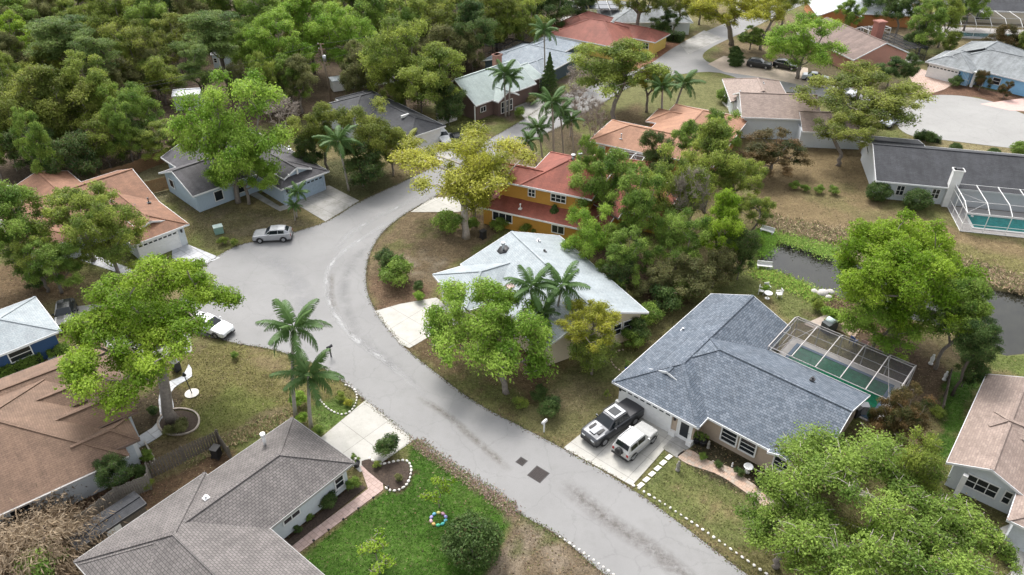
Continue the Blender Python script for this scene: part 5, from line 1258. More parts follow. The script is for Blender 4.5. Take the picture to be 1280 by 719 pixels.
# ---------------------------------------------------------------- vehicles
def paintmat(name, c, metal=.3, rough=.28):
    m, t, p = newmat(name); p.inputs['Base Color'].default_value = (*c,1); p.inputs['Metallic'].default_value = metal; p.inputs['Roughness'].default_value = rough
    p.inputs['Coat Weight'].default_value = .5; p.inputs['Coat Roughness'].default_value = .08
    tc = N(t,'TexCoord'); n = noise(t, 5, 3, .6, tc.outputs['Object']); r = ramp(t, n.outputs[0], [(.3,scl(c,.92)),(.7,scl(c,1.05))]); t.links.new(r.outputs[0], p.inputs['Base Color']); return m
CARGLASS = newmat('car_glass'); _m, _t, _p = CARGLASS; _p.inputs['Base Color'].default_value = (.012,.016,.02,1); _p.inputs['Roughness'].default_value = .05; CARGLASS = _m
TYRE = plain('tyre_rubber', (.015,.015,.016), .85); RIM = plain('alloy_rim', (.4,.41,.43), .3, .05, metal=.8); LAMP = plain('lamp_lens', (.75,.78,.8), .15, .03); RED = plain('red_lens', (.35,.02,.02), .2)
def car(name, label, loc, rz, st, paint, Wd, wheels, rw=.34, cat='car', glass=(), roofm=None, extras=None, z0=.26, group=None):
    """st: stations from nose to tail: (x, halfwidth, belt z, top z, top halfwidth); top==belt on hood or bed"""
    root = empty(name, loc, rz); tag(root, label, cat, group); b = MB(); R = []
    for x, hw, bz, tz, tw in st:
        ring = [(x, hw*.9, z0), (x, hw*.985, z0+.1), (x, hw, (z0+bz)*.5+.05), (x, hw*.975, bz-.03), (x, hw*.93 if tz-bz < .03 else hw*.90, bz), (x, tw, tz-.03 if tz > bz+.03 else tz+.02), (x, tw*.88, tz+.012), (x, 0, tz+.035)]
        R.append(ring + [(p[0], -p[1], p[2]) for p in ring[-2::-1]])
    for i in range(len(R)-1):
        for k in range(len(R[0])-1): b.face([R[i][k], R[i+1][k], R[i+1][k+1], R[i][k+1]][::-1], 0, [(0,0)]*4, True)
    b.face(R[0], 0, [(0,0)]*len(R[0])); b.face(R[-1][::-1], 0, [(0,0)]*len(R[0]))
    bo = b.build('body', paint, root)
    mod = bo.modifiers.new('bevel', 'BEVEL'); mod.width = .02; mod.segments = 2; mod.limit_method = 'ANGLE'; mod.angle_limit = math.radians(38)
    lo = MB(); x0, x1 = st[-1][0], st[0][0]; lo.box(x0+.08, -Wd/2*.93, z0-.06, x1-.08, Wd/2*.93, z0+.04); lo.build('sill', BLACK, root)
    for x, hx in wheels:
        for s in (-1, 1):
            w_ = MB(); y0 = s*(Wd/2-.2); y1 = s*(Wd/2+.015); M = Matrix.Translation((x,0,rw)) @ Matrix.Rotation(math.pi/2,4,'X')
            w_.tube([(x,y0,rw),(x,y0+s*.02,rw),(x,y1-s*.03,rw),(x,y1,rw)], [rw*.93,rw,rw,rw*.93], 22); wo_ = w_.build('wheel', TYRE, root)
            ri = MB(); ri.tube([(x,y1-s*.02,rw),(x,y1+s*.008,rw)], [rw*.62,rw*.58], 14)
            ro = ri.build('rim', RIM, wo_)
            a = MB(); prev = None
            for k in range(13):
                t_ = math.pi*(-.08+1.16*k/12); q = (x+math.cos(t_)*(rw+.05), s*(Wd/2+.002), rw+math.sin(t_)*(rw+.05))
                if prev: a.bar(prev, q, .045, 0, .07)
                prev = q
            a.build('wheel_arch', BLACK, root)
    # glass: quads between stations i..i+1 on side or on the sloping top
    def lerp(a, b, u): return tuple(a[k]+(b[k]-a[k])*u for k in range(3))
    for kind, i, ua, ub in glass:
        A, B = R[i], R[i+1]
        if kind == 'side':
            for s in (0, 1):
                m_ = MB(); ix = (4, 5) if s == 0 else (len(A)-5, len(A)-6); a0 = lerp(A[ix[0]],A[ix[1]],.12); a1 = lerp(A[ix[0]],A[ix[1]],.9); b0 = lerp(B[ix[0]],B[ix[1]],.12); b1 = lerp(B[ix[0]],B[ix[1]],.9)
                q = [lerp(a0,b0,ua), lerp(a0,b0,ub), lerp(a1,b1,ub), lerp(a1,b1,ua)]; o_ = .014 if s == 0 else -.014
                q = [(p[0],p[1]+o_,p[2]+.004) for p in q]; m_.face(q if s else q[::-1]); m_.build('side_window', CARGLASS, root)
        else:
            m_ = MB(); L0 = lerp(A[5],B[5],ua); L1 = lerp(A[5],B[5],ub); q = [L0, L1, lerp(A[6],B[6],ub), lerp(A[7],B[7],ub), lerp(A[8],B[8],ub), (L1[0],-L1[1],L1[2]), (L0[0],-L0[1],L0[2]), lerp(A[8],B[8],ua), lerp(A[7],B[7],ua), lerp(A[6],B[6],ua)]
            q = [(p[0],p[1]*.93,p[2]+.016) for p in q]
            # split in strips so that the pane follows the body
            lft = [q[0],q[9],q[8],q[7],q[6]]; rgt = [q[1],q[2],q[3],q[4],q[5]]
            for k in range(4): m_.face([lft[k],rgt[k],rgt[k+1],lft[k+1]][::-1])
            m_.build(kind, CARGLASS, root)
    xf, hf, bf = st[0][0], st[0][1], st[0][2]; xr, hr, brr = st[-1][0], st[-1][1], st[-1][2]
    for s in (-1, 1):
        m_ = MB(); m_.box(xf-.16, s*hf*.62-.17, bf-.16, xf+.02, s*hf*.62+.17, bf-.03); m_.build('headlight', LAMP, root)
        m_ = MB(); m_.box(xr-.02, s*hr*.82-.1, brr-.28, xr+.1, s*hr*.82+.1, brr-.02); m_.build('tail_light', RED, root)
        i_ = next(i for i, q in enumerate(st) if q[3]-q[2] > .1); m_ = MB(); yy = s*(st[i_][1]+.07); m_.box(st[i_][0]+.12, min(yy-.09,yy+.09), st[i_][2]-.02, st[i_][0]+.24, max(yy-.09,yy+.09), st[i_][2]+.13); m_.build('mirror', paint, root)
    m_ = MB(); m_.box(xf-.05, -hf*.5, z0+.06, xf+.025, hf*.5, bf-.2); m_.build('grille', BLACK, root)
    m_ = MB(); m_.box(xf-.06, -hf*.96, z0-.03, xf+.05, hf*.96, z0+.1); m_.build('bumper', BLACK, root)
    m_ = MB(); m_.box(xr-.06, -hr*.96, z0-.03, xr+.06, hr*.96, z0+.14); m_.build('bumper', BLACK, root)
    m_ = MB(); m_.box(xr-.03, -.22, z0+.25, xr-.005, .22, z0+.37); m_.build('number_plate', WHITE, root)
    if extras: extras(root, R)
    return root
def cloc(a, b, z=0):
    """nose pixel a, tail pixel b on the ground -> centre and heading"""
    A = Vector(W(*a, z)); B = Vector(W(*b, z)); c = (A+B)/2; return (c.x, c.y, .016), math.atan2(A.y-B.y, A.x-B.x)
SUVST = [(2.18,.72,.72,.72,.6),(2.0,.84,.88,.88,.72),(1.2,.9,.98,.98,.76),(.75,.9,1.0,1.03,.74),(.1,.9,1.03,1.50,.62),(-.8,.9,1.05,1.55,.62),(-1.5,.89,1.08,1.48,.60),(-2.0,.85,1.10,1.18,.66),(-2.15,.8,.95,.95,.7)]
SUVG = [('windscreen',3,.12,.93),('side',4,0,.94),('side',5,.04,.95),('side',3,.45,.98),('rear_window',6,.15,.85)]
loc, rz = cloc((321,300),(363,298)); car('parked_car', 'silver crossover parked alone at the edge of the round court', loc, rz, SUVST, paintmat('silver_paint', (.36,.37,.39)), 1.8, [(1.35,0),(-1.3,0)], glass=SUVG)
# pickup with covered bed
PK = [(2.85,.8,.95,.95,.7),(2.65,.94,1.08,1.08,.8),(1.75,.98,1.16,1.16,.84),(1.25,.98,1.18,1.22,.8),(.6,.98,1.2,1.80,.68),(-.3,.98,1.2,1.86,.68),(-.95,.98,1.2,1.80,.68),(-1.12,.98,1.2,1.22,.8),(-2.7,.97,1.2,1.2,.84),(-2.85,.95,1.15,1.15,.84)]
def pk_ex(root, R):
    m = MB(); m.box(-2.76,-.86,1.225,-1.14,.86,1.27); m.build('bed_cover', plain('dark_vinyl', (.045,.045,.05), .6, .1, 3), root)
    m = MB(); m.box(-.55,-.42,1.893,.25,.42,1.905); m.build('sunroof', CARGLASS, root)
    for s in (-1,1):
        m = MB(); m.box(1.45,s*.45-.12,1.185,2.2,s*.45+.12,1.225); m.build('hood_scoop', BLACK, root)
        m = MB(); m.box(-.95,s*.72-.03,1.83,.5,s*.72+.03,1.875); m.build('roof_rail', BLACK, root)
    m = MB(); m.box(-.85,-.6,1.885,.45,.6,1.892); m.build('roof_panel', paintmat('bright_silver', (.36,.37,.39)), root)
    m = MB(); m.box(1.35,-.28,1.19,2.45,.28,1.222); m.build('hood_panel', paintmat('hood_silver', (.24,.25,.27)), root)
loc, rz = cloc((729,560),(798,513)); 
pk = car('pickup_truck', 'dark grey pickup truck with covered bed on the drive, left of the white SUV', loc, rz, PK, paintmat('gunmetal_paint', (.055,.058,.065), .5), 1.98, [(1.85,0),(-1.75,0)], .42, 'pickup truck', [('windscreen',3,.08,.92),('side',4,0,.95),('side',5,.04,.9),('side',3,.5,.98),('rear_window',6,.1,.85)], extras=pk_ex, z0=.38)
# small white SUV, spare wheel on its tail
SV = [(2.05,.72,.85,.85,.62),(1.9,.83,.98,.98,.72),(1.05,.86,1.06,1.06,.76),(.75,.86,1.08,1.12,.74),(.3,.86,1.1,1.62,.66),(-.7,.86,1.1,1.68,.67),(-1.6,.86,1.1,1.66,.67),(-1.88,.85,1.08,1.12,.74),(-1.95,.84,1.0,1.0,.76)]
def sv_ex(root, R):
    m = MB(); m.tube([(-1.95,.05,.98),(-2.2,.05,.98)], .33, 20); w_ = m.build('spare_wheel', BLACK, root); m = MB(); m.tube([(-2.2,.05,.98),(-2.22,.05,.98)], .16, 14); m.build('rim', TYRE, w_)
    for s in (-1,1):
        m = MB(); m.bar((-1.5,s*.6,1.74),(.1,s*.6,1.74),.04); m.build('roof_rail', STEEL, root)
        m = MB(); m.box(-1.7,s*.873-.012,.42,1.6,s*.873+.012,.56); m.build('side_moulding', STEEL, root)
loc, rz = cloc((814,540),(771,577))
car('parked_suv', 'white boxy SUV with a spare wheel on its tail, right of the pickup truck', loc, rz, SV, paintmat('pearl_white', (.50,.50,.49), .2), 1.73, [(1.3,0),(-1.25,0)], .36, 'SUV', [('windscreen',3,.1,.92),('side',4,.05,.96),('side',5,.04,.95),('rear_window',6,.12,.8)], extras=sv_ex, z0=.34)
wh = paintmat('white_car_paint', (.72,.73,.74), .05); bk = paintmat('black_car_paint', (.02,.022,.025), .3); gy_ = paintmat('light_grey_paint', (.42,.45,.48))
SED = [(2.3,.7,.66,.66,.6),(2.1,.84,.80,.80,.74),(1.2,.89,.90,.90,.76),(.9,.89,.92,.95,.72),(.15,.89,.95,1.40,.60),(-.8,.89,.96,1.42,.60),(-1.5,.88,.98,1.05,.70),(-2.15,.85,.98,.98,.74),(-2.3,.8,.8,.8,.72)]
SEG = [('windscreen',3,.08,.93),('side',4,0,.94),('side',3,.4,.98),('rear_window',5,.2,.9)]
for st, gl, a, b, pm, lb, cat in [(SED,SEG,(285,420),(247,405),wh,'white car nosing out from under the lime-green tree at the court edge','car'),
  (SED,SEG,(205,428),(160,415),wh,'white car beneath the lime-green tree, glimpsed through its leaves','car'),
  (SUVST,SUVG,(84,412),(86,388),bk,'black car at the corner of the navy house','car'),
  (SUVST,SUVG,(963,86),(934,82),bk,'black SUV on the sandy drive, the left of two','SUV'),
  (SUVST,SUVG,(995,88),(968,83),bk,'black SUV on the sandy drive, partly behind the vivid green tree','SUV'),
  (SED,SEG,(1035,103),(1003,99),gy_,'pale grey car below the vivid green tree trunk','car'),
  (SED,SEG,(1065,122),(1040,116),wh,'white car under the broad olive tree','car'),
  (SED,SEG,(1103,162),(1118,148),gy_,'pale silver car at the left rim of the pale court','car'),
  (SUVST,SUVG,(560,183),(548,170),wh,'white car on the drive by the white garage','car'),
  (SUVST,SUVG,(578,190),(568,176),bk,'dark car behind the arching yellow-green tree','car'),
  (SUVST,SUVG,(1,0),(0,0),bk,'','')][:-1]:
    loc, rz = cloc(a, b); car('parked_suv' if cat == 'SUV' else 'parked_car', lb, loc, rz, st, pm, 1.78, [(1.35,0),(-1.3,0)], .33, cat, gl)
# ---------------------------------------------------------------- pond, pools and screens
pw = MB(); ex = smoothpath([W(x, y, -.45) for x, y in POND], 4, True)
cx_ = sum((p for p in ex), Vector())/len(ex)
import mathutils
for tr in mathutils.geometry.tessellate_polygon([ex]): pw.face([ex[i] for i in tr] if (ex[tr[1]]-ex[tr[0]]).cross(ex[tr[2]]-ex[tr[0]]).z > 0 else [ex[i] for i in tr][::-1])
pwo = pw.build('pond_water', watermat('dark_pond_water', (.02,.02,.014), .02, .03, .8)); tag(pwo, kind='structure')
COPE = plain('cool_deck', (.55,.52,.50), .8, .06)
def cage(nm, label, px0, ang, w_, d, ht, nb, nbd, pitchh=.8, frame=None, pool=None, poolc=(.02,.13,.10), sides='fbr', deck=True, mansard=1.6):
    """screened pool enclosure: local x along the house, y away; beams, side posts, net panels"""
    o = Vector(px0) if len(px0) == 3 else Vector(W(*px0, 0)); root = empty('pool_enclosure', (o.x,o.y,0), math.radians(ang)); tag(root, label, 'pool enclosure', 'screened pool enclosures')
    f = MB(); s = MB(); B = .065
    def zt(y):  # roof profile: rises from the far wall, flat in the middle
        return ht + min(1, (d-y)/mansard)*pitchh
    for i in range(nb+1):
        x = w_*i/nb; ys = [0, d-mansard, d]
        f.bar((x,0,zt(0)), (x,d-mansard,zt(0)), B, 0, .12); f.bar((x,d-mansard,zt(0)), (x,d,ht), B, 0, .12); f.bar((x,d,0), (x,d,ht), B)
        if i in (0, nb): f.bar((x,d-mansard,0),(x,d-mansard,zt(0)),.06); f.bar((x,d*.4,0),(x,d*.4,zt(0)),.06)
    for y, z in [(0,zt(0)),(d-mansard,zt(0)),(d,ht),(d,.05),(d,ht*.42)]: f.bar((0,y,z),(w_,y,z), B*.8)
    for k in range(1, nbd): y = (d-mansard)*k/nbd; f.bar((0,y,zt(0)),(w_,y,zt(0)), .06)
    for x in (0, w_):
        f.bar((x,0,.05),(x,d,.05),.07); f.bar((x,0,ht*.42),(x,d,ht*.42),.05); f.bar((x,0,ht),(x,d,ht),.05); f.bar((x,0,0),(x,0,zt(0)),.08)
    for x0_, x1_ in ((0, w_/nb),(w_, w_-w_/nb)): f.bar((x0_,d,ht),(x1_,d-mansard,zt(0)),.04); f.bar((x0_,0,ht*.9),(x1_,d-mansard,zt(0)),.04)
    f.build('frame', frame or WHITE, root)
    s.face([(0,0,zt(0)+.03),(w_,0,zt(0)+.03),(w_,d-mansard,zt(0)+.03),(0,d-mansard,zt(0)+.03)]); s.face([(0,d-mansard,zt(0)+.03),(w_,d-mansard,zt(0)+.03),(w_,d,ht+.03),(0,d,ht+.03)])
    s.face([(0,d,0),(w_,d,0),(w_,d,ht),(0,d,ht)])
    for x in (0, w_): s.face([(x,0,0),(x,d,0),(x,d,ht),(x,d-mansard,zt(0)),(x,0,zt(0))])
    s.build('screen', SCREEN, root)
    if deck: dk = MB(); dk.box(.02,.02,-.1,w_-.02,d-.02,.03); dk.build('deck', COPE, root)
    if pool:
        x0,y0,x1,y1 = pool; pr = empty('swimming_pool', (o.x,o.y,0), math.radians(ang)); tag(pr, 'pool inside the '+label.split(' over')[0] if False else 'water-filled pool beneath the '+label, 'swimming pool', 'swimming pools')
        c = MB()
        for a in ((x0-.3,y0-.3,x1+.3,y0),(x0-.3,y1,x1+.3,y1+.3),(x0-.3,y0,x0,y1),(x1,y0,x1+.3,y1)): c.box(a[0],a[1],-.1,a[2],a[3],.12)
        c.build('coping', plain('pool_coping', (.10,.16,.24), .5) if poolc[0] < .03 else WHITE, pr); wv = MB(); wv.box(x0,y0,-.1,x1,y1,.075); wv.build('water', watermat('pool_water_%d' % int(ang*10), poolc, .03, .06), pr)
        sk = MB(); sk.tube([(x1-.5,y0+.4,.0),(x1-.5,y0+.4,.16)], [.16,.16], 12); sk.build('skimmer_lid', WHITE, pr)
    return root
BRZ = plain('pale_bronze_frame', (.50,.47,.46), .5, .06)
hx = lambda H, x, y: H.root.matrix_world @ Vector((x, y, 0)) if False else Vector((H.root.location.x + x*math.cos(H.root.rotation_euler[2]) - y*math.sin(H.root.rotation_euler[2]), H.root.location.y + x*math.sin(H.root.rotation_euler[2]) + y*math.cos(H.root.rotation_euler[2]), 0))
cage('c1', 'long bronze-framed screen over the green pool behind the big tan house', tuple(hx(H1, 8.0, 12.5)), -41.1, 10.6, 6.7, 2.4, 5, 2, .6, BRZ, (1.0,.5,9.4,5.6), (.018,.13,.075), mansard=1.2)
cage('c2', 'white-framed screen over the turquoise pool of the long charcoal-roofed house', tuple(hx(H19, 27.3, .3)), -12.8+180, 19.2, 6.4, 2.5, 8, 1, .6, WHITE, (1.5,2.0,17.4,5.2), (.03,.22,.22), mansard=1.8)
cage('c3', 'grey-framed small screen behind the orange-brown roofed house', tuple(Vector(W(50,283,0))), 136, 7, 6, 2.5, 4, 1, .5, WHITE)
cage('c4', 'black screened patio beside the salmon pink house', tuple(hx(H16, 12.2, 2.0)), 17, 5.5, 10, 2.4, 4, 2, .3, DARK)
cage('c5', 'white domed screen over the far pool at the top right', tuple(Vector(W(1290,38,0))), 171, 20, 8, 2.6, 7, 1, 1.0, WHITE, (2,4,18,7), (.03,.16,.18), mansard=2.2)
c6 = cage('c6', 'tall screen with dark solar panels behind the yellow house', tuple(hx(H12, -13.5, 6)), 0, 12, 9, 2.8, 5, 1, 1.0, WHITE)
sp_ = plain('solar_panel', (.015,.02,.04), .2)
for i in range(5):
    for j in range(2):
        m = MB(); m.box(1.0+i*2.2, .4+j*3.2, 3.9, 2.9+i*2.2, 3.3+j*3.2, 3.96); m.build('solar_panel', sp_, c6)
cage('c7', 'dark screened lanai between the mint roof and the blue-grey roof', tuple(hx(H10, -11, 7)), -33.8, 7, 7, 2.6, 4, 2, .3, DARK)
cage('c8', 'small white-ribbed screen next to the red brick chimney', tuple(hx(H16, 12.6, 12)), 17, 5, 4, 2.6, 3, 1, .8, WHITE)
cage('c9', 'little white screen porch between the red roof and the apricot house', tuple(Vector(W(757,222,0))), -24, 4.5, 3.5, 2.6, 3, 1, .4, WHITE, deck=False)

# ---------------------------------------------------------------- fences, walls
def fence(px, ht, label, m, z=0, picket=.14, gap=.02, name='wooden_fence', th=.03, top=None):
    pts = [Vector(W(x, y, 0)) for x, y in px]; root = empty(name, pts[0]); tag(root, label, 'fence'); r = random.Random(int(px[0][0]))
    b = MB(); rl = MB()
    for a, c in zip(pts, pts[1:]):
        a = a-pts[0]; c = c-pts[0]; d = c-a; n = max(1, int(d.length/(picket+gap))); ang = math.atan2(d.y, d.x)
        for i in range(n):
            p = a + d*(i+.5)/n; h_ = ht*(1+r.uniform(-.03,.03)); M = Matrix.Translation(p) @ Matrix.Rotation(ang+r.uniform(-.04,.04),4,'Z'); b.box(-picket/2,-th/2,.03,picket/2,th/2,h_,0,M)
        for z_ in (.4, ht-.35): rl.bar(a+Vector((0,0,z_)), c+Vector((0,0,z_)), .05, 0, .09)
        k = max(1, int(d.length/2.4))
        for i in range(k+1):
            p = a + d*i/k; q = MB(); q.box(-.05,-.05,0,.05,.05,ht+.08,0,Matrix.Translation(p) @ Matrix.Rotation(ang,4,'Z') @ Matrix.Translation((0,.06,0))); q.build('post', m, root)
    b.build('pickets', m, root); rl.build('rail', m, root); return root
fence([(131,229),(160,222),(217,199)], 1.8, 'brown picket fence behind the yard of the pale blue house', WOOD)
fence([(178,245),(214,236)], 1.8, 'short brown fence joining the orange-brown roofed house and the blue house', plain('golden_brown_wood', (.26,.15,.07), .85, .25, 6))
fence([(134,240),(118,226)], 1.8, 'short brown fence corner above the orange-brown roof', WOOD)
fence([(190,598),(232,578),(276,557),(290,578)], 1.7, 'dark weathered picket fence between the two left lawns', GREYWOOD, gap=.06)
fence([(103,665),(150,628),(190,612),(190,598)], 1.6, 'grey weathered fence behind the low storage shed', plain('silvered_wood', (.22,.20,.17), .9, .25, 7))
fence([(1175,520),(1185,475)], 1.2, 'grey plank fence above the pinkish roofed house', GREYWOOD, picket=.3)
fence([(262,97),(290,88)], 1.2, 'short rail fence in the woods by the pale blue cabin', plain('pale_wood', (.4,.3,.2)), picket=.08, gap=.25)
def lowwall(px, ht, th, label, m, name='garden_wall', z0=0):
    pts = [Vector(W(x, y, 0)) for x, y in px]; b = MB()
    for a, c in zip(pts, pts[1:]): b.bar(a+Vector((0,0,ht/2)), c+Vector((0,0,ht/2)), th, 0, ht)
    o = b.build(name, m); tag(o, label, 'wall'); return o
lowwall([(513,181),(530,176),(560,160)], 1.4, .15, 'white wall beside the brown gabled house', WHITE) if False else None
lowwall([(658,118),(668,112)], 1.7, .15, 'white wall piece between the mint roof and the dark slate house', WHITE)
lowwall([(548,158),(571,150)], 1.5, .15, 'white wall at the foot of the brown gable', WHITE)
lowwall([(914,136),(926,136),(926,150)], 1.1, .12, 'small white railing wall at the side of the pinkish tan house', WHITE)

# stone edgings: every stone its own thing, one row after the other
def blob(name, loc, sx, sy, sz, m, seed, parent=None, n=8):
    r = random.Random(seed); b = MB(); prof = [(.01,1),(.55,.9),(.9,.55),(1,.15),(.95,0)]
    for i in range(len(prof)-1): pass
    b.lathe((0,0,0), prof[::-1], n); b.v = [(x*sx*(1+r.uniform(-.12,.12)), y*sy*(1+r.uniform(-.12,.12)), z*sz) for x, y, z in b.v]
    return b.build(name, m, parent, loc, r.uniform(0, 3))
STONE = [blob('edging_stone', (0,0,-50), .17, .13, .13, CURB, k).data for k in range(5)]
for o in [o for o in bpy.data.objects if o.name.startswith('edging_stone')]: bpy.data.objects.remove(o)
def stones(px, step, label, group, sc=1, closed=False, cat='stone', m=None):
    pts = smoothpath([W(x, y, .01) for x, y in px], 10, closed); acc = 0; i = 0; nxt = 0
    if closed: pts.append(pts[0])
    for a, b in zip(pts, pts[1:]):
        L_ = (b-a).length
        while nxt <= acc+L_ and L_ > 0:
            p = a.lerp(b, (nxt-acc)/L_); d = b-a; o = bpy.data.objects.new('edging_stone', STONE[i % 5]); COL.objects.link(o); o.location = (p.x, p.y, 0)
            o.rotation_euler = (0,0,math.atan2(d.y,d.x)+rnd.uniform(-.2,.2)); o.scale = (sc*rnd.uniform(.65,1.2),sc*rnd.uniform(.7,1.2),sc*rnd.uniform(.8,1.1)); tag(o, label % nth(i), cat, group)
            if m: o.material_slots[0].link = 'OBJECT'; o.material_slots[0].material = m
            i += 1; nxt += step
        acc += L_
stones([(792,607),(830,630),(880,663),(930,698),(965,722)], .46, 'white edging stone, %s from the tan house drive, along the right kerb', 'white stones along the right kerb', .78)
stones([(700,671),(735,695),(772,722)], .42, 'white edging stone, %s from the upper end, along the lower left kerb', 'white stones along the lower left kerb', .75)
stones([(462,573),(475,580),(492,577),(508,576),(514,586),(510,603),(500,612),(488,613),(480,608)], .36, 'white stone of the heart-shaped bed, %s clockwise from the drive corner', 'white stones round the heart-shaped bed', .9)
stones([(400,500),(412,512),(428,518),(440,512),(446,498),(442,486),(428,480)], .36, 'pale stone of the two-palm bed edging, %s from its left end', 'pale stones of the palm bed', .75)
stones([(778,465),(768,458),(764,449),(770,440),(780,437)], .4, 'tan stone of the ring bed at the garage corner, %s from its near end', 'stones of the ring bed', .8, m=plain('tan_stone',(.4,.32,.25)))
stones([(855,563),(880,572),(905,583),(930,596),(960,613)], .6, 'small stone edging the dark front bed, %s from the front door', 'stones of the dark front bed', .6, m=plain('tan_stone2',(.45,.38,.32)))
# brick ring round the big maple, low curved garden edgings
def ring(px, wd, ht, label, m, closed=True, name='brick_ring', cat='edging'):
    pts = smoothpath([W(x, y, 0) for x, y in px], 8, closed); b = MB(); n = len(pts)
    for i in range(n if closed else n-1):
        a, c = pts[i], pts[(i+1) % n]; b.bar(a+Vector((0,0,ht/2)), c+Vector((0,0,ht/2)), wd, 0, ht)
    o = b.build(name, m); tag(o, label, cat); return o
ring([(198,533),(200,522),(212,513),(228,511),(243,515),(249,524),(245,536),(230,543),(210,543)], .14, .1, 'round brick ring at the foot of the big lime-green tree', plain('ring_brick', (.42,.36,.31), .85, .2, 5))
sheet('mulch_bed', [(200,533),(202,523),(213,515),(228,513),(242,517),(247,525),(243,535),(230,541),(211,541)], MULCH, .03, 3)
sheet('mulch_bed', [(462,574),(475,581),(492,578),(507,577),(512,586),(508,602),(500,610),(488,611),(452,581)], MULCH, .03, 3)
sheet('mulch_bed', [(350,684),(446,603),(458,609),(366,682)], MULCH, .02)
ring([(235,560),(246,572),(249,580),(253,575)], .1, .15, 'x', CURB, False) if False else None
ring([(181,553),(188,565),(193,575),(190,582)], .12, .15, 'curved pale edging of the bed by the porch of the tan-brown house', plain('edging_concrete', (.4,.37,.33)), False, 'bed_edging')
ring([(903,128),(912,137),(922,143),(929,148),(931,158)], .2, .2, 'white curving garden kerb beside the clipped round bush', CURB, False, 'bed_edging')
# ring of painted stones round the thin young tree
bx, by, _ = W(548,649,0); pc_ = [(.08,.45,.42),(.10,.50,.30),(.65,.42,.15),(.60,.40,.45),(.35,.30,.60),(.15,.40,.55),(.6,.55,.2),(.55,.3,.4),(.3,.3,.6),(.1,.4,.5)]
cn = ['teal','green','orange','pink','lilac','blue','yellow','rose','violet','turquoise']
for k in range(10):
    a = -k*.628-.9; o = blob('painted_stone', (bx+.55*math.cos(a), by+.55*math.sin(a), .0), .17, .13, .13, plain('stone_'+cn[k], pc_[k], .5), 50+k); o.rotation_euler[2] = a+1.57; tag(o, cn[k]+' painted stone in the ring round the thin young lawn tree', 'stone', 'painted stones in a ring')
# ---------------------------------------------------------------- street things
def gratething(px, s, label, ang=-39):
    x, y, _ = W(*px, 0); r_ = empty('drain_cover', (x,y,.004), math.radians(ang)); tag(r_, label, 'drain cover', 'drain covers'); b = MB(); b.box(-s/2-.06,-s/2-.06,.0,s/2+.06,s/2+.06,.012); b.build('frame', plain('cast_iron', (.05,.045,.045), .7), r_)
    g_ = MB()
    for k in range(9): g_.box(-s/2+.02, -s/2+s*k/9+.01, .013, s/2-.02, -s/2+s*(k+1)/9-.03, .03)
    g_.build('grate', plain('rusty_iron', (.035,.026,.024), .8), r_)
gratething((673,593), 1.15, 'larger square drain cover in the street near the big house'); gratething((652,577), .6, 'smaller drain cover up-left of the larger one')
def utility_pole(px, label, h=9.5):
    x, y, _ = W(*px, 0); r_ = empty('utility_pole', (x,y,0)); tag(r_, label, 'utility pole'); b = MB(); b.tube([(0,0,-.2),(-.5,0,h)], [.17,.11], 10); b.build('pole', plain('grey_pole_wood', (.25,.20,.15), .9, .2, 4), r_)
    b = MB(); b.tube([(-.12,-.35,h-2.6),(-.12,-.35,h-1.7)], .28, 12); b.build('transformer', STEEL, r_)
    for k, z in enumerate((h-.1, h-.9)):
        b = MB(); b.box(-.95,-.06,z,.05,.06,z+.1); b.build('crossarm', WOOD, r_)
        b = MB(); b.tube([(-.85,0,z+.1),(-.85,0,z+.25)], .05, 6); b.build('insulator', WHITE, r_)
    return Vector((x,y,0)), h
A, hh = utility_pole((415,128), 'wooden utility pole with a grey transformer at the edge of the woods')
def wire(a, b, sag, label):
    m = MB(); pts = []
    for i in range(21):
        u = i/20; p = Vector(a).lerp(Vector(b), u); p.z -= sag*4*u*(1-u); pts.append(p)
    m.tube(pts, .022, 4); o = m.build('power_line', BLACK); tag(o, label, 'power line', 'power lines over the woods')
for dz, k, lb in ((0,0,'topmost'),(-1.0,1,'middle'),(-2.6,2,'lowest')):
    a = A + Vector((-.45,0,hh+dz)); wire(a, Vector(W(-60,140,9+dz)), 1.0, lb+' power line running left from the utility pole'); wire(a, Vector(W(560,15,9+dz)), .8, lb+' power line running right from the utility pole')
def bin_(px, m, label, lid=None):
    x, y, _ = W(*px, 0); r_ = empty('wheelie_bin', (x,y,0), rnd.uniform(0,3)); tag(r_, label, 'bin'); b = MB()
    for q in (0,): b.prism([(-.28,-.3),(.28,-.3),(.28,.3),(-.28,.3)], .05, .98)
    b.build('body', m, r_); b = MB(); b.box(-.33,-.36,.98,.33,.36,1.06); b.build('lid', lid or m, r_)
    for s in (-1,1): b = MB(); b.tube([(s*.3,.28,.12),(s*.34,.28,.12)], .12, 10); b.build('wheel', BLACK, r_)
bin_((604,298), BLACK, 'black wheelie bin by the trunk near the mustard house'); bin_((222,463), BLACK, 'black bin beside the trunk of the big lime-green tree'); bin_((272,571), BLACK, 'dark bin in the corner of the dark picket fence')
bin_((1077,517), plain('grey_bin',(.25,.26,.28)), 'grey bin at the right end wall of the big tan house'); bin_((1068,520), BLACK, 'black bin beside the grey one at the big tan house')
x, y, _ = W(274,291,0); r_ = empty('utility_box', (x,y,0), .5); tag(r_, 'green metal utility box on the lawn of the pale blue house', 'utility box'); gm = plain('green_box', (.22,.36,.31), .6); b = MB(); b.box(-.5,-.4,0,.5,.4,.85); b.build('cabinet', gm, r_); b = MB(); b.box(-.54,-.44,.85,.54,.44,.93); b.build('lid', plain('pale_green_lid', (.42,.52,.48)), r_)
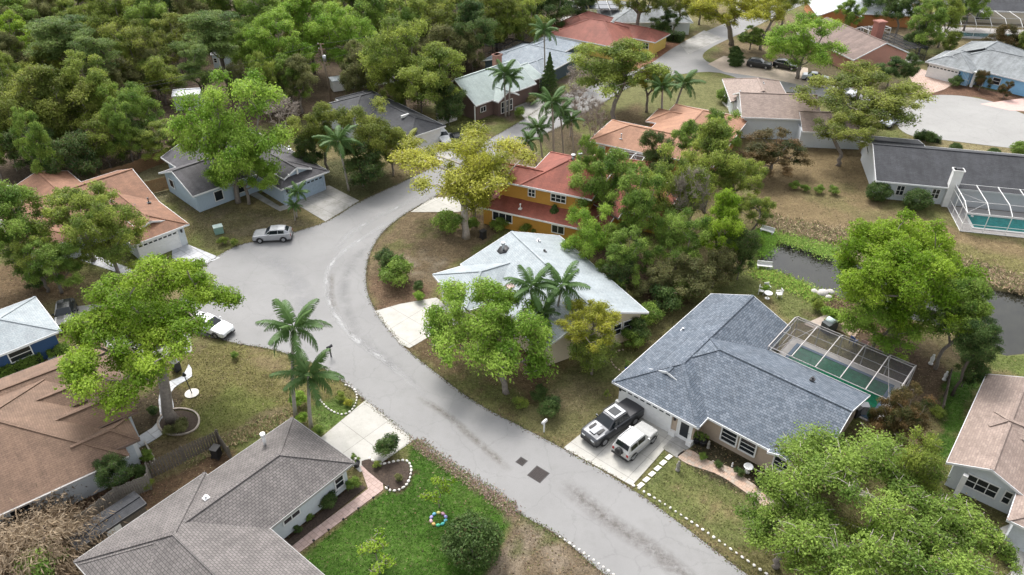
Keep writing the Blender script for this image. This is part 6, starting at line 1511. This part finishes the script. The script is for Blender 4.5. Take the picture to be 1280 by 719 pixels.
def mailbox(px, label, pm=WHITE):
    x, y, _ = W(*px, 0); r_ = empty('mailbox', (x,y,0), math.radians(-40)); tag(r_, label, 'mailbox', 'mailboxes'); b = MB(); b.box(-.05,-.05,0,.05,.05,1.1); b.build('post', pm, r_); b = MB(); b.box(-.11,-.28,1.1,.11,.28,1.22); b.tube([(0,-.28,1.22),(0,.28,1.22)], .11, 10); b.build('box', pm, r_)
mailbox((680,540), 'white mailbox on a white post at the right kerb beside the dark leafy shrub'); mailbox((414,446), 'dark mailbox at the kerb behind the two near palms', DARK)
# basketball hoop base / white round disc with post under the maple
x, y, _ = W(240,492,0); r_ = empty('bird_feeder', (x,y,0)); tag(r_, 'dark post on a white round slab right of the big tree trunk', 'bird feeder'); b = MB(); b.disc((0,0), .6, 0, .06, 24); b.build('slab', CURB, r_); b = MB(); b.tube([(0,0,.06),(-.15,0,2.1)], .045, 6); b.tube([(-.15,0,2.1),(-.15,0,2.45)], [.18,.05], 8); b.build('post', DARK, r_)
b = MB(); x, y, _ = W(934,590,0)
r_ = empty('planter_urn', (x,y,0)); tag(r_, 'round white garden urn in the dark front bed of the tan house', 'urn'); b.lathe((0,0,0), [(.01,0),(.22,0),(.20,.1),(.08,.2),(.08,.35),(.30,.5),(.38,.62),(.36,.66),(.26,.6),(.01,.55)], 18); b.build('bowl', WHITE, r_)
def statue(px, label, s=1, m=None):
    x, y, _ = W(*px, 0); b = MB(); b.lathe((0,0,0), [(.01,0),(.2,0),(.2,.12),(.13,.16),(.16,.45),(.19,.7),(.10,.9),(.11,1.0),(.10,1.1),(.01,1.17)], 10); o = b.build('garden_statue', m or plain('mossy_stone', (.30,.28,.25), .9, .25, 8), None, (x,y,0)); o.scale = (s,s,s); tag(o, label, 'statue')
statue((847,588), 'small stone figure on the lawn next to the stepping stones', .9); statue((885,560), 'small pale statue by the entry bed', .7); statue((915,583), 'tiny white figure in the front bed', .4, WHITE)
statue((1163,455), 'white figure standing among the trees behind the pool', 1.0, WHITE); statue((1180,475), 'white figure leaning by the plank fence', .9, WHITE)
# garden chairs and table behind the big house
def chair(px, rz, label, m):
    x, y, _ = W(*px, 0); r_ = empty('garden_chair', (x,y,0), rz); tag(r_, label, 'chair', 'garden chairs'); b = MB(); b.box(-.27,-.27,.38,.27,.27,.43); b.build('seat', m, r_); b = MB(); b.box(-.27,.23,.43,.27,.28,.95); b.build('backrest', m, r_)
    for sx in (-1,1):
        for sy in (-1,1): b = MB(); b.box(sx*.24-.025,sy*.24-.025,0,sx*.24+.025,sy*.24+.025,.38); b.build('leg', m, r_)
        b = MB(); b.box(sx*.27-.03,-.25,.6,sx*.27+.03,.25,.64); b.build('armrest', m, r_)
chair((951,367), 1.2, 'white garden chair left of the small round table', WHITE); chair((973,371), -1.5, 'white garden chair right of the small round table', WHITE); chair((958,364), .2, 'white garden chair behind the small round table', WHITE)
chair((1066,430), 2, 'blue garden chair outside the pool screen', plain('blue_plastic', (.05,.10,.30), .5)); chair((1079,434), 2.4, 'pinkish garden chair right of the blue one', plain('pink_plastic', (.55,.35,.33), .5))
x, y, _ = W(959,373,0); r_ = empty('garden_table', (x,y,0)); tag(r_, 'small round white garden table', 'table'); b = MB(); b.disc((0,0), .42, .66, .70, 20); b.build('tabletop', WHITE, r_); b = MB(); b.tube([(0,0,.02),(0,0,.66)], .05, 8); b.tube([(0,0,0),(0,0,.03)], .25, 12); b.build('pedestal', WHITE, r_)
sheet('patio', [(1045,395),(1078,408),(1068,422),(1030,405)], plain('sandy_slab', (.40,.30,.22), .9, .15, 2), .02)
sheet('patio', [(1005,405),(1035,392),(1042,402),(1020,412)], plain('dusty_slab', (.42,.35,.30), .9, .15, 2), .02)
# covered grill, bench by the pond, boulders
x, y, _ = W(1035,412,0); r_ = empty('covered_grill', (x,y,0), .6); tag(r_, 'covered dark grill with a pale hood outside the pool screen', 'grill'); b = MB(); b.prism([(-.8,-.45),(.8,-.45),(.7,.45),(-.7,.45)], 0, 1.0); b.build('cover', plain('dark_tarp', (.06,.07,.075), .6), r_); b = MB(); b.tube([(.1,-.4,1.0),(.1,.4,1.0)], .32, 10); b.build('hood', plain('pale_hood', (.5,.6,.6)), r_)
def bench(px, rz, label):
    x, y, _ = W(*px, 0); r_ = empty('bench', (x,y,0), rz); tag(r_, label, 'bench'); b = MB(); b.box(-.8,-.22,.40,.8,.22,.46); b.build('seat', WHITE, r_)
    for s in (-1,1): b = MB(); b.box(s*.65-.05,-.2,0,s*.65+.05,.2,.4); b.build('leg', WHITE, r_)
    b = MB(); b.box(-.8,.2,.46,.8,.26,.85); b.build('backrest', WHITE, r_)
bench((958,292), -.6, 'white bench at the head of the pond'); bench((955,336), -.2, 'pale bench on the near pond bank')
b = MB(); x, y, _ = W(1028,368,0); 
for k, (dx, dy, s_) in enumerate([(0,0,.7),(.9,.3,.5),(-.7,.4,.45),(.4,-.6,.4)]):
    o = blob('boulder', (x+dx,y+dy,0), s_, s_*.8, s_*.7, plain('pale_boulder', (.5,.48,.45), .9, .25, 5), 80+k, None, 9); tag(o, ['largest pale boulder of the pond bank heap','pale boulder right of the largest on the pond bank','pale boulder left of the largest on the pond bank','small pale boulder in front of the largest on the pond bank'][k], 'boulder', 'boulders on the pond bank')
for px, lb in (((785,465),'blue glazed pot in the ring bed at the garage corner'),((870,553),'dark pot by the front door of the tan house'),((446,583),'dark round pot at the corner of the pink path'),((878,556),'second dark pot by the entry bed')):
    x, y, _ = W(*px, 0); r_ = empty('flower_pot', (x,y,0)); tag(r_, lb, 'pot'); b = MB(); b.lathe((0,0,0), [(.01,0),(.2,0),(.3,.42),(.32,.48),(.27,.48),(.25,.38),(.01,.36)], 14); b.build('pot', plain('blue_glaze',(.03,.05,.25),.2) if 'blue' in lb else DARK, r_); put_tree('sprig','green',(x,y,.3),.45,0,'potted_plant','leafy plant growing in the '+lb,'plant')
# path lights along the pink path
for k in range(6):
    u = k/5; x, y, _ = W(486+(386-486)*u*.93, 611+(683-611)*u*.93+2, 0); r_ = empty('path_light', (x,y,0)); tag(r_, 'small dark garden light of the pink path, '+nth(k)+' from the heart-shaped bed', 'garden light', 'garden lights along the pink path'); b = MB(); b.tube([(0,0,0),(0,0,.4)], .025, 6); b.build('stake', BLACK, r_); b = MB(); b.tube([(0,0,.4),(0,0,.5)], [.1,.04], 10); b.build('cap', BLACK, r_)
# flag by the door
# ---------------------------------------------------------------- loose ground cover: short grass, fallen leaves
def attr_leafmat(name):
    m, t, p = newmat(name); at = N(t, 'Attribute', attribute_name='tone'); t.links.new(at.outputs['Color'], p.inputs['Base Color']); p.inputs['Roughness'].default_value = .8; p.inputs['Specular IOR Level'].default_value = .15; return m
GM = attr_leafmat('ground_cover_blades')
HARD = []
for o in bpy.data.objects:
    if o.name.split('.')[0] in ('street','court','driveway','footpath','pond_water','patio','stepping_stone'):
        me = o.data; vs = [v.co for v in me.vertices]; fs = [[vs[i] for i in f.vertices] for f in me.polygons if f.normal.z > .9]
        HARD.append((o.name, fs))
def hardmask(X, Y):
    bad = np.zeros(X.shape, bool)
    for nm, fs in HARD:
        for f in fs:
            xs = [q.x for q in f]; ys = [q.y for q in f]; i = np.where((X > min(xs)) & (X < max(xs)) & (Y > min(ys)) & (Y < max(ys)) & ~bad)[0]
            if not len(i): continue
            n = len(f); ins = np.ones(len(i), bool); x, y = X[i], Y[i]
            for k in range(n):
                a, b = f[k], f[(k+1) % n]; ins &= ((b.x-a.x)*(y-a.y)-(b.y-a.y)*(x-a.x)) > 0
            bad[i[ins]] = True
    return bad
def cover_mesh(name, X, Y, Zc, col, size, nrm, asp, label, dirz=None):
    me = leaf_mesh(name, np.stack([X, Y, Zc], 1), nrm, size, X*0, X*0, X*0, asp, dirz)
    cc = np.concatenate([np.clip(col, 0, 1), np.ones((len(X), 1))], 1).astype(np.float32); cc = np.repeat(cc, 4, 0); me.color_attributes['tone'].data.foreach_set('color', cc.ravel())
    me.materials.append(GM); o = bpy.data.objects.new(name, me); COL.objects.link(o); tag(o, label, None, None, 'stuff'); return o
r = np.random.RandomState(12)
def pick(n, x0, x1, y0, y1, p=1.6):
    Y = y0 + (y1-y0)*r.rand(n)**p; X = x0 + (x1-x0)*r.rand(n); k = np.abs(X) < Y*.75+14; X, Y = X[k], Y[k]; k = ~hardmask(X, Y); return X[k], Y[k]
def gcol(X, Y):
    i = np.clip(np.searchsorted(gx, X), 0, NX-1); j = np.clip(np.searchsorted(gy, Y), 0, NY-1); return GC[j, i], GZ[j, i]
X, Y = pick(330000, -62, 72, 22, 112); c_, z_ = gcol(X, Y); n = len(X); k = c_[:, 1] > c_[:, 0]*.88
X, Y, c_, z_ = X[k], Y[k], c_[k], z_[k]; n = len(X); up_ = np.stack([r.normal(size=n)*.8, -.9+r.normal(size=n)*.6, .9+0*X], 1)
cover_mesh('short_grass', X, Y, z_+.04, c_*(.75+.85*r.rand(n, 1))*np.array((1.05,1.05,.9)), .07*(.6+.9*r.rand(n)), up_, .35, 'short tufted grass of the lawns')
X, Y = pick(150000, -62, 72, 22, 112); c_, z_ = gcol(X, Y); k = (c_[:, 1] < c_[:, 0]*.95) | (r.rand(len(X)) < .12); X, Y, c_, z_ = X[k], Y[k], c_[k], z_[k]; n = len(X)
pal = np.array([(.20,.13,.075),(.10,.065,.04),(.30,.23,.15),(.06,.045,.03),(.16,.15,.06)]); cl_ = pal[r.randint(0, 5, n)]*(.7+.6*r.rand(n, 1))
nr = np.stack([r.normal(size=n)*.5, r.normal(size=n)*.5, 1+0*X], 1); cover_mesh('leaf_litter', X, Y, z_+.03, cl_, .06*(.6+.9*r.rand(n)), nr, .6, 'fallen leaves and twigs on bare soil')
# debris along the street edges
st = [o for o in bpy.data.objects if o.name == 'street'][0]; me = st.data
ed = []
for f in me.polygons:
    if abs(f.normal.z) < .5: q = sorted([me.vertices[i].co for i in f.vertices], key=lambda v: -v.z)[:2]; ed.append((q[0].copy(), q[1].copy()))
L_ = np.array([(a-b).length for a, b in ed]); idx = r.choice(len(ed), 26000, p=L_/L_.sum()); u = r.rand(26000)
A_ = np.array([(a.x, a.y) for a, b in ed])[idx]; B_ = np.array([(b.x, b.y) for a, b in ed])[idx]; d_ = B_-A_; d_ /= np.linalg.norm(d_, axis=1, keepdims=True)+1e-9
P2 = A_+(B_-A_)*u[:, None]+np.stack([-d_[:, 1], d_[:, 0]], 1)*r.normal(size=(26000, 1))*.13; k = P2[:, 1] < 125; P2 = P2[k]; n = len(P2)
cl_ = np.array([(.09,.065,.045),(.16,.12,.08),(.05,.045,.03),(.10,.13,.04)])[r.randint(0, 4, n)]*(.7+.6*r.rand(n, 1)); nr = np.stack([r.normal(size=n)*.4, r.normal(size=n)*.4, 1+0*u[:n]], 1)
cover_mesh('edge_debris', P2[:, 0], P2[:, 1], np.full(n, .022), cl_, .055*(.6+.9*r.rand(n)), nr, .6, 'soil crumbs and dead leaves along the street edge')

# dead reeds and rank grass along the pond banks
def reeds(px, wd, n, h_, cols, name, label):
    pts = smoothpath([W(x, y, 0) for x, y in px], 8); A_ = np.array([(p.x, p.y) for p in pts]); seg = r.randint(0, len(A_)-1, n); u = r.rand(n)[:, None]; P = A_[seg]+(A_[seg+1]-A_[seg])*u + r.normal(size=(n, 2))*wd
    cl_ = np.array(cols)[r.randint(0, len(cols), n)]*(.6+.8*r.rand(n, 1)); cl_ = cl_*1.7; hh_ = h_*.45*(.4+.8*r.rand(n)); nr = np.stack([r.normal(size=n)*.7, -.6+r.normal(size=n)*.5, 1+0*hh_], 1); dz = np.stack([r.normal(size=n)*.8, r.normal(size=n)*.8, .8+0*hh_], 1)
    cover_mesh(name, P[:, 0], P[:, 1], hh_*.5, cl_, hh_*.7, nr, .3, label, dz)
reeds([(955,278),(1020,290),(1090,303),(1160,322),(1230,342),(1290,360)], .9, 16000, .7, [(.17,.12,.075),(.11,.085,.05),(.22,.17,.11),(.10,.11,.04)], 'dead_reeds', 'dead brown reeds along the far bank of the pond')
reeds([(975,296),(1010,305),(1040,318)], .8, 5000, .5, [(.12,.2,.03),(.09,.16,.03),(.16,.2,.05)], 'bank_grass', 'rank green grass on the far pond bank')
reeds([(950,340),(990,356),(1040,378),(1080,392)], .7, 8000, .5, [(.13,.22,.03),(.10,.16,.03),(.18,.2,.05)], 'bank_grass', 'rank green grass on the near pond bank')
reeds([(948,300),(960,292),(955,318)], .6, 3000, .5, [(.13,.24,.03),(.10,.18,.03)], 'bank_grass', 'rank green grass at the head of the pond')
reeds([(1050,385),(1080,398),(1110,410)], .9, 6000, .7, [(.13,.08,.06),(.09,.06,.04),(.16,.12,.07)], 'dead_reeds', 'reddish-brown brush on the near pond bank')
reeds([(240,572),(300,545),(362,522)], .35, 5000, .5, [(.2,.16,.09),(.13,.1,.05),(.1,.12,.04)], 'dead_grass', 'dry rank grass along the roof side of the left lawn')
reeds([(520,553),(560,582),(610,615),(640,638)], .3, 3500, .35, [(.14,.09,.07),(.09,.11,.04),(.2,.15,.12)], 'border_plants', 'scruffy border plants between the bright lawn and the street')
reeds([(60,640),(120,640),(180,605)], 1.0, 5000, .3, [(.13,.08,.05),(.08,.05,.035)], 'dead_fronds', 'dead fronds and litter between the grey-brown and tan-brown houses')
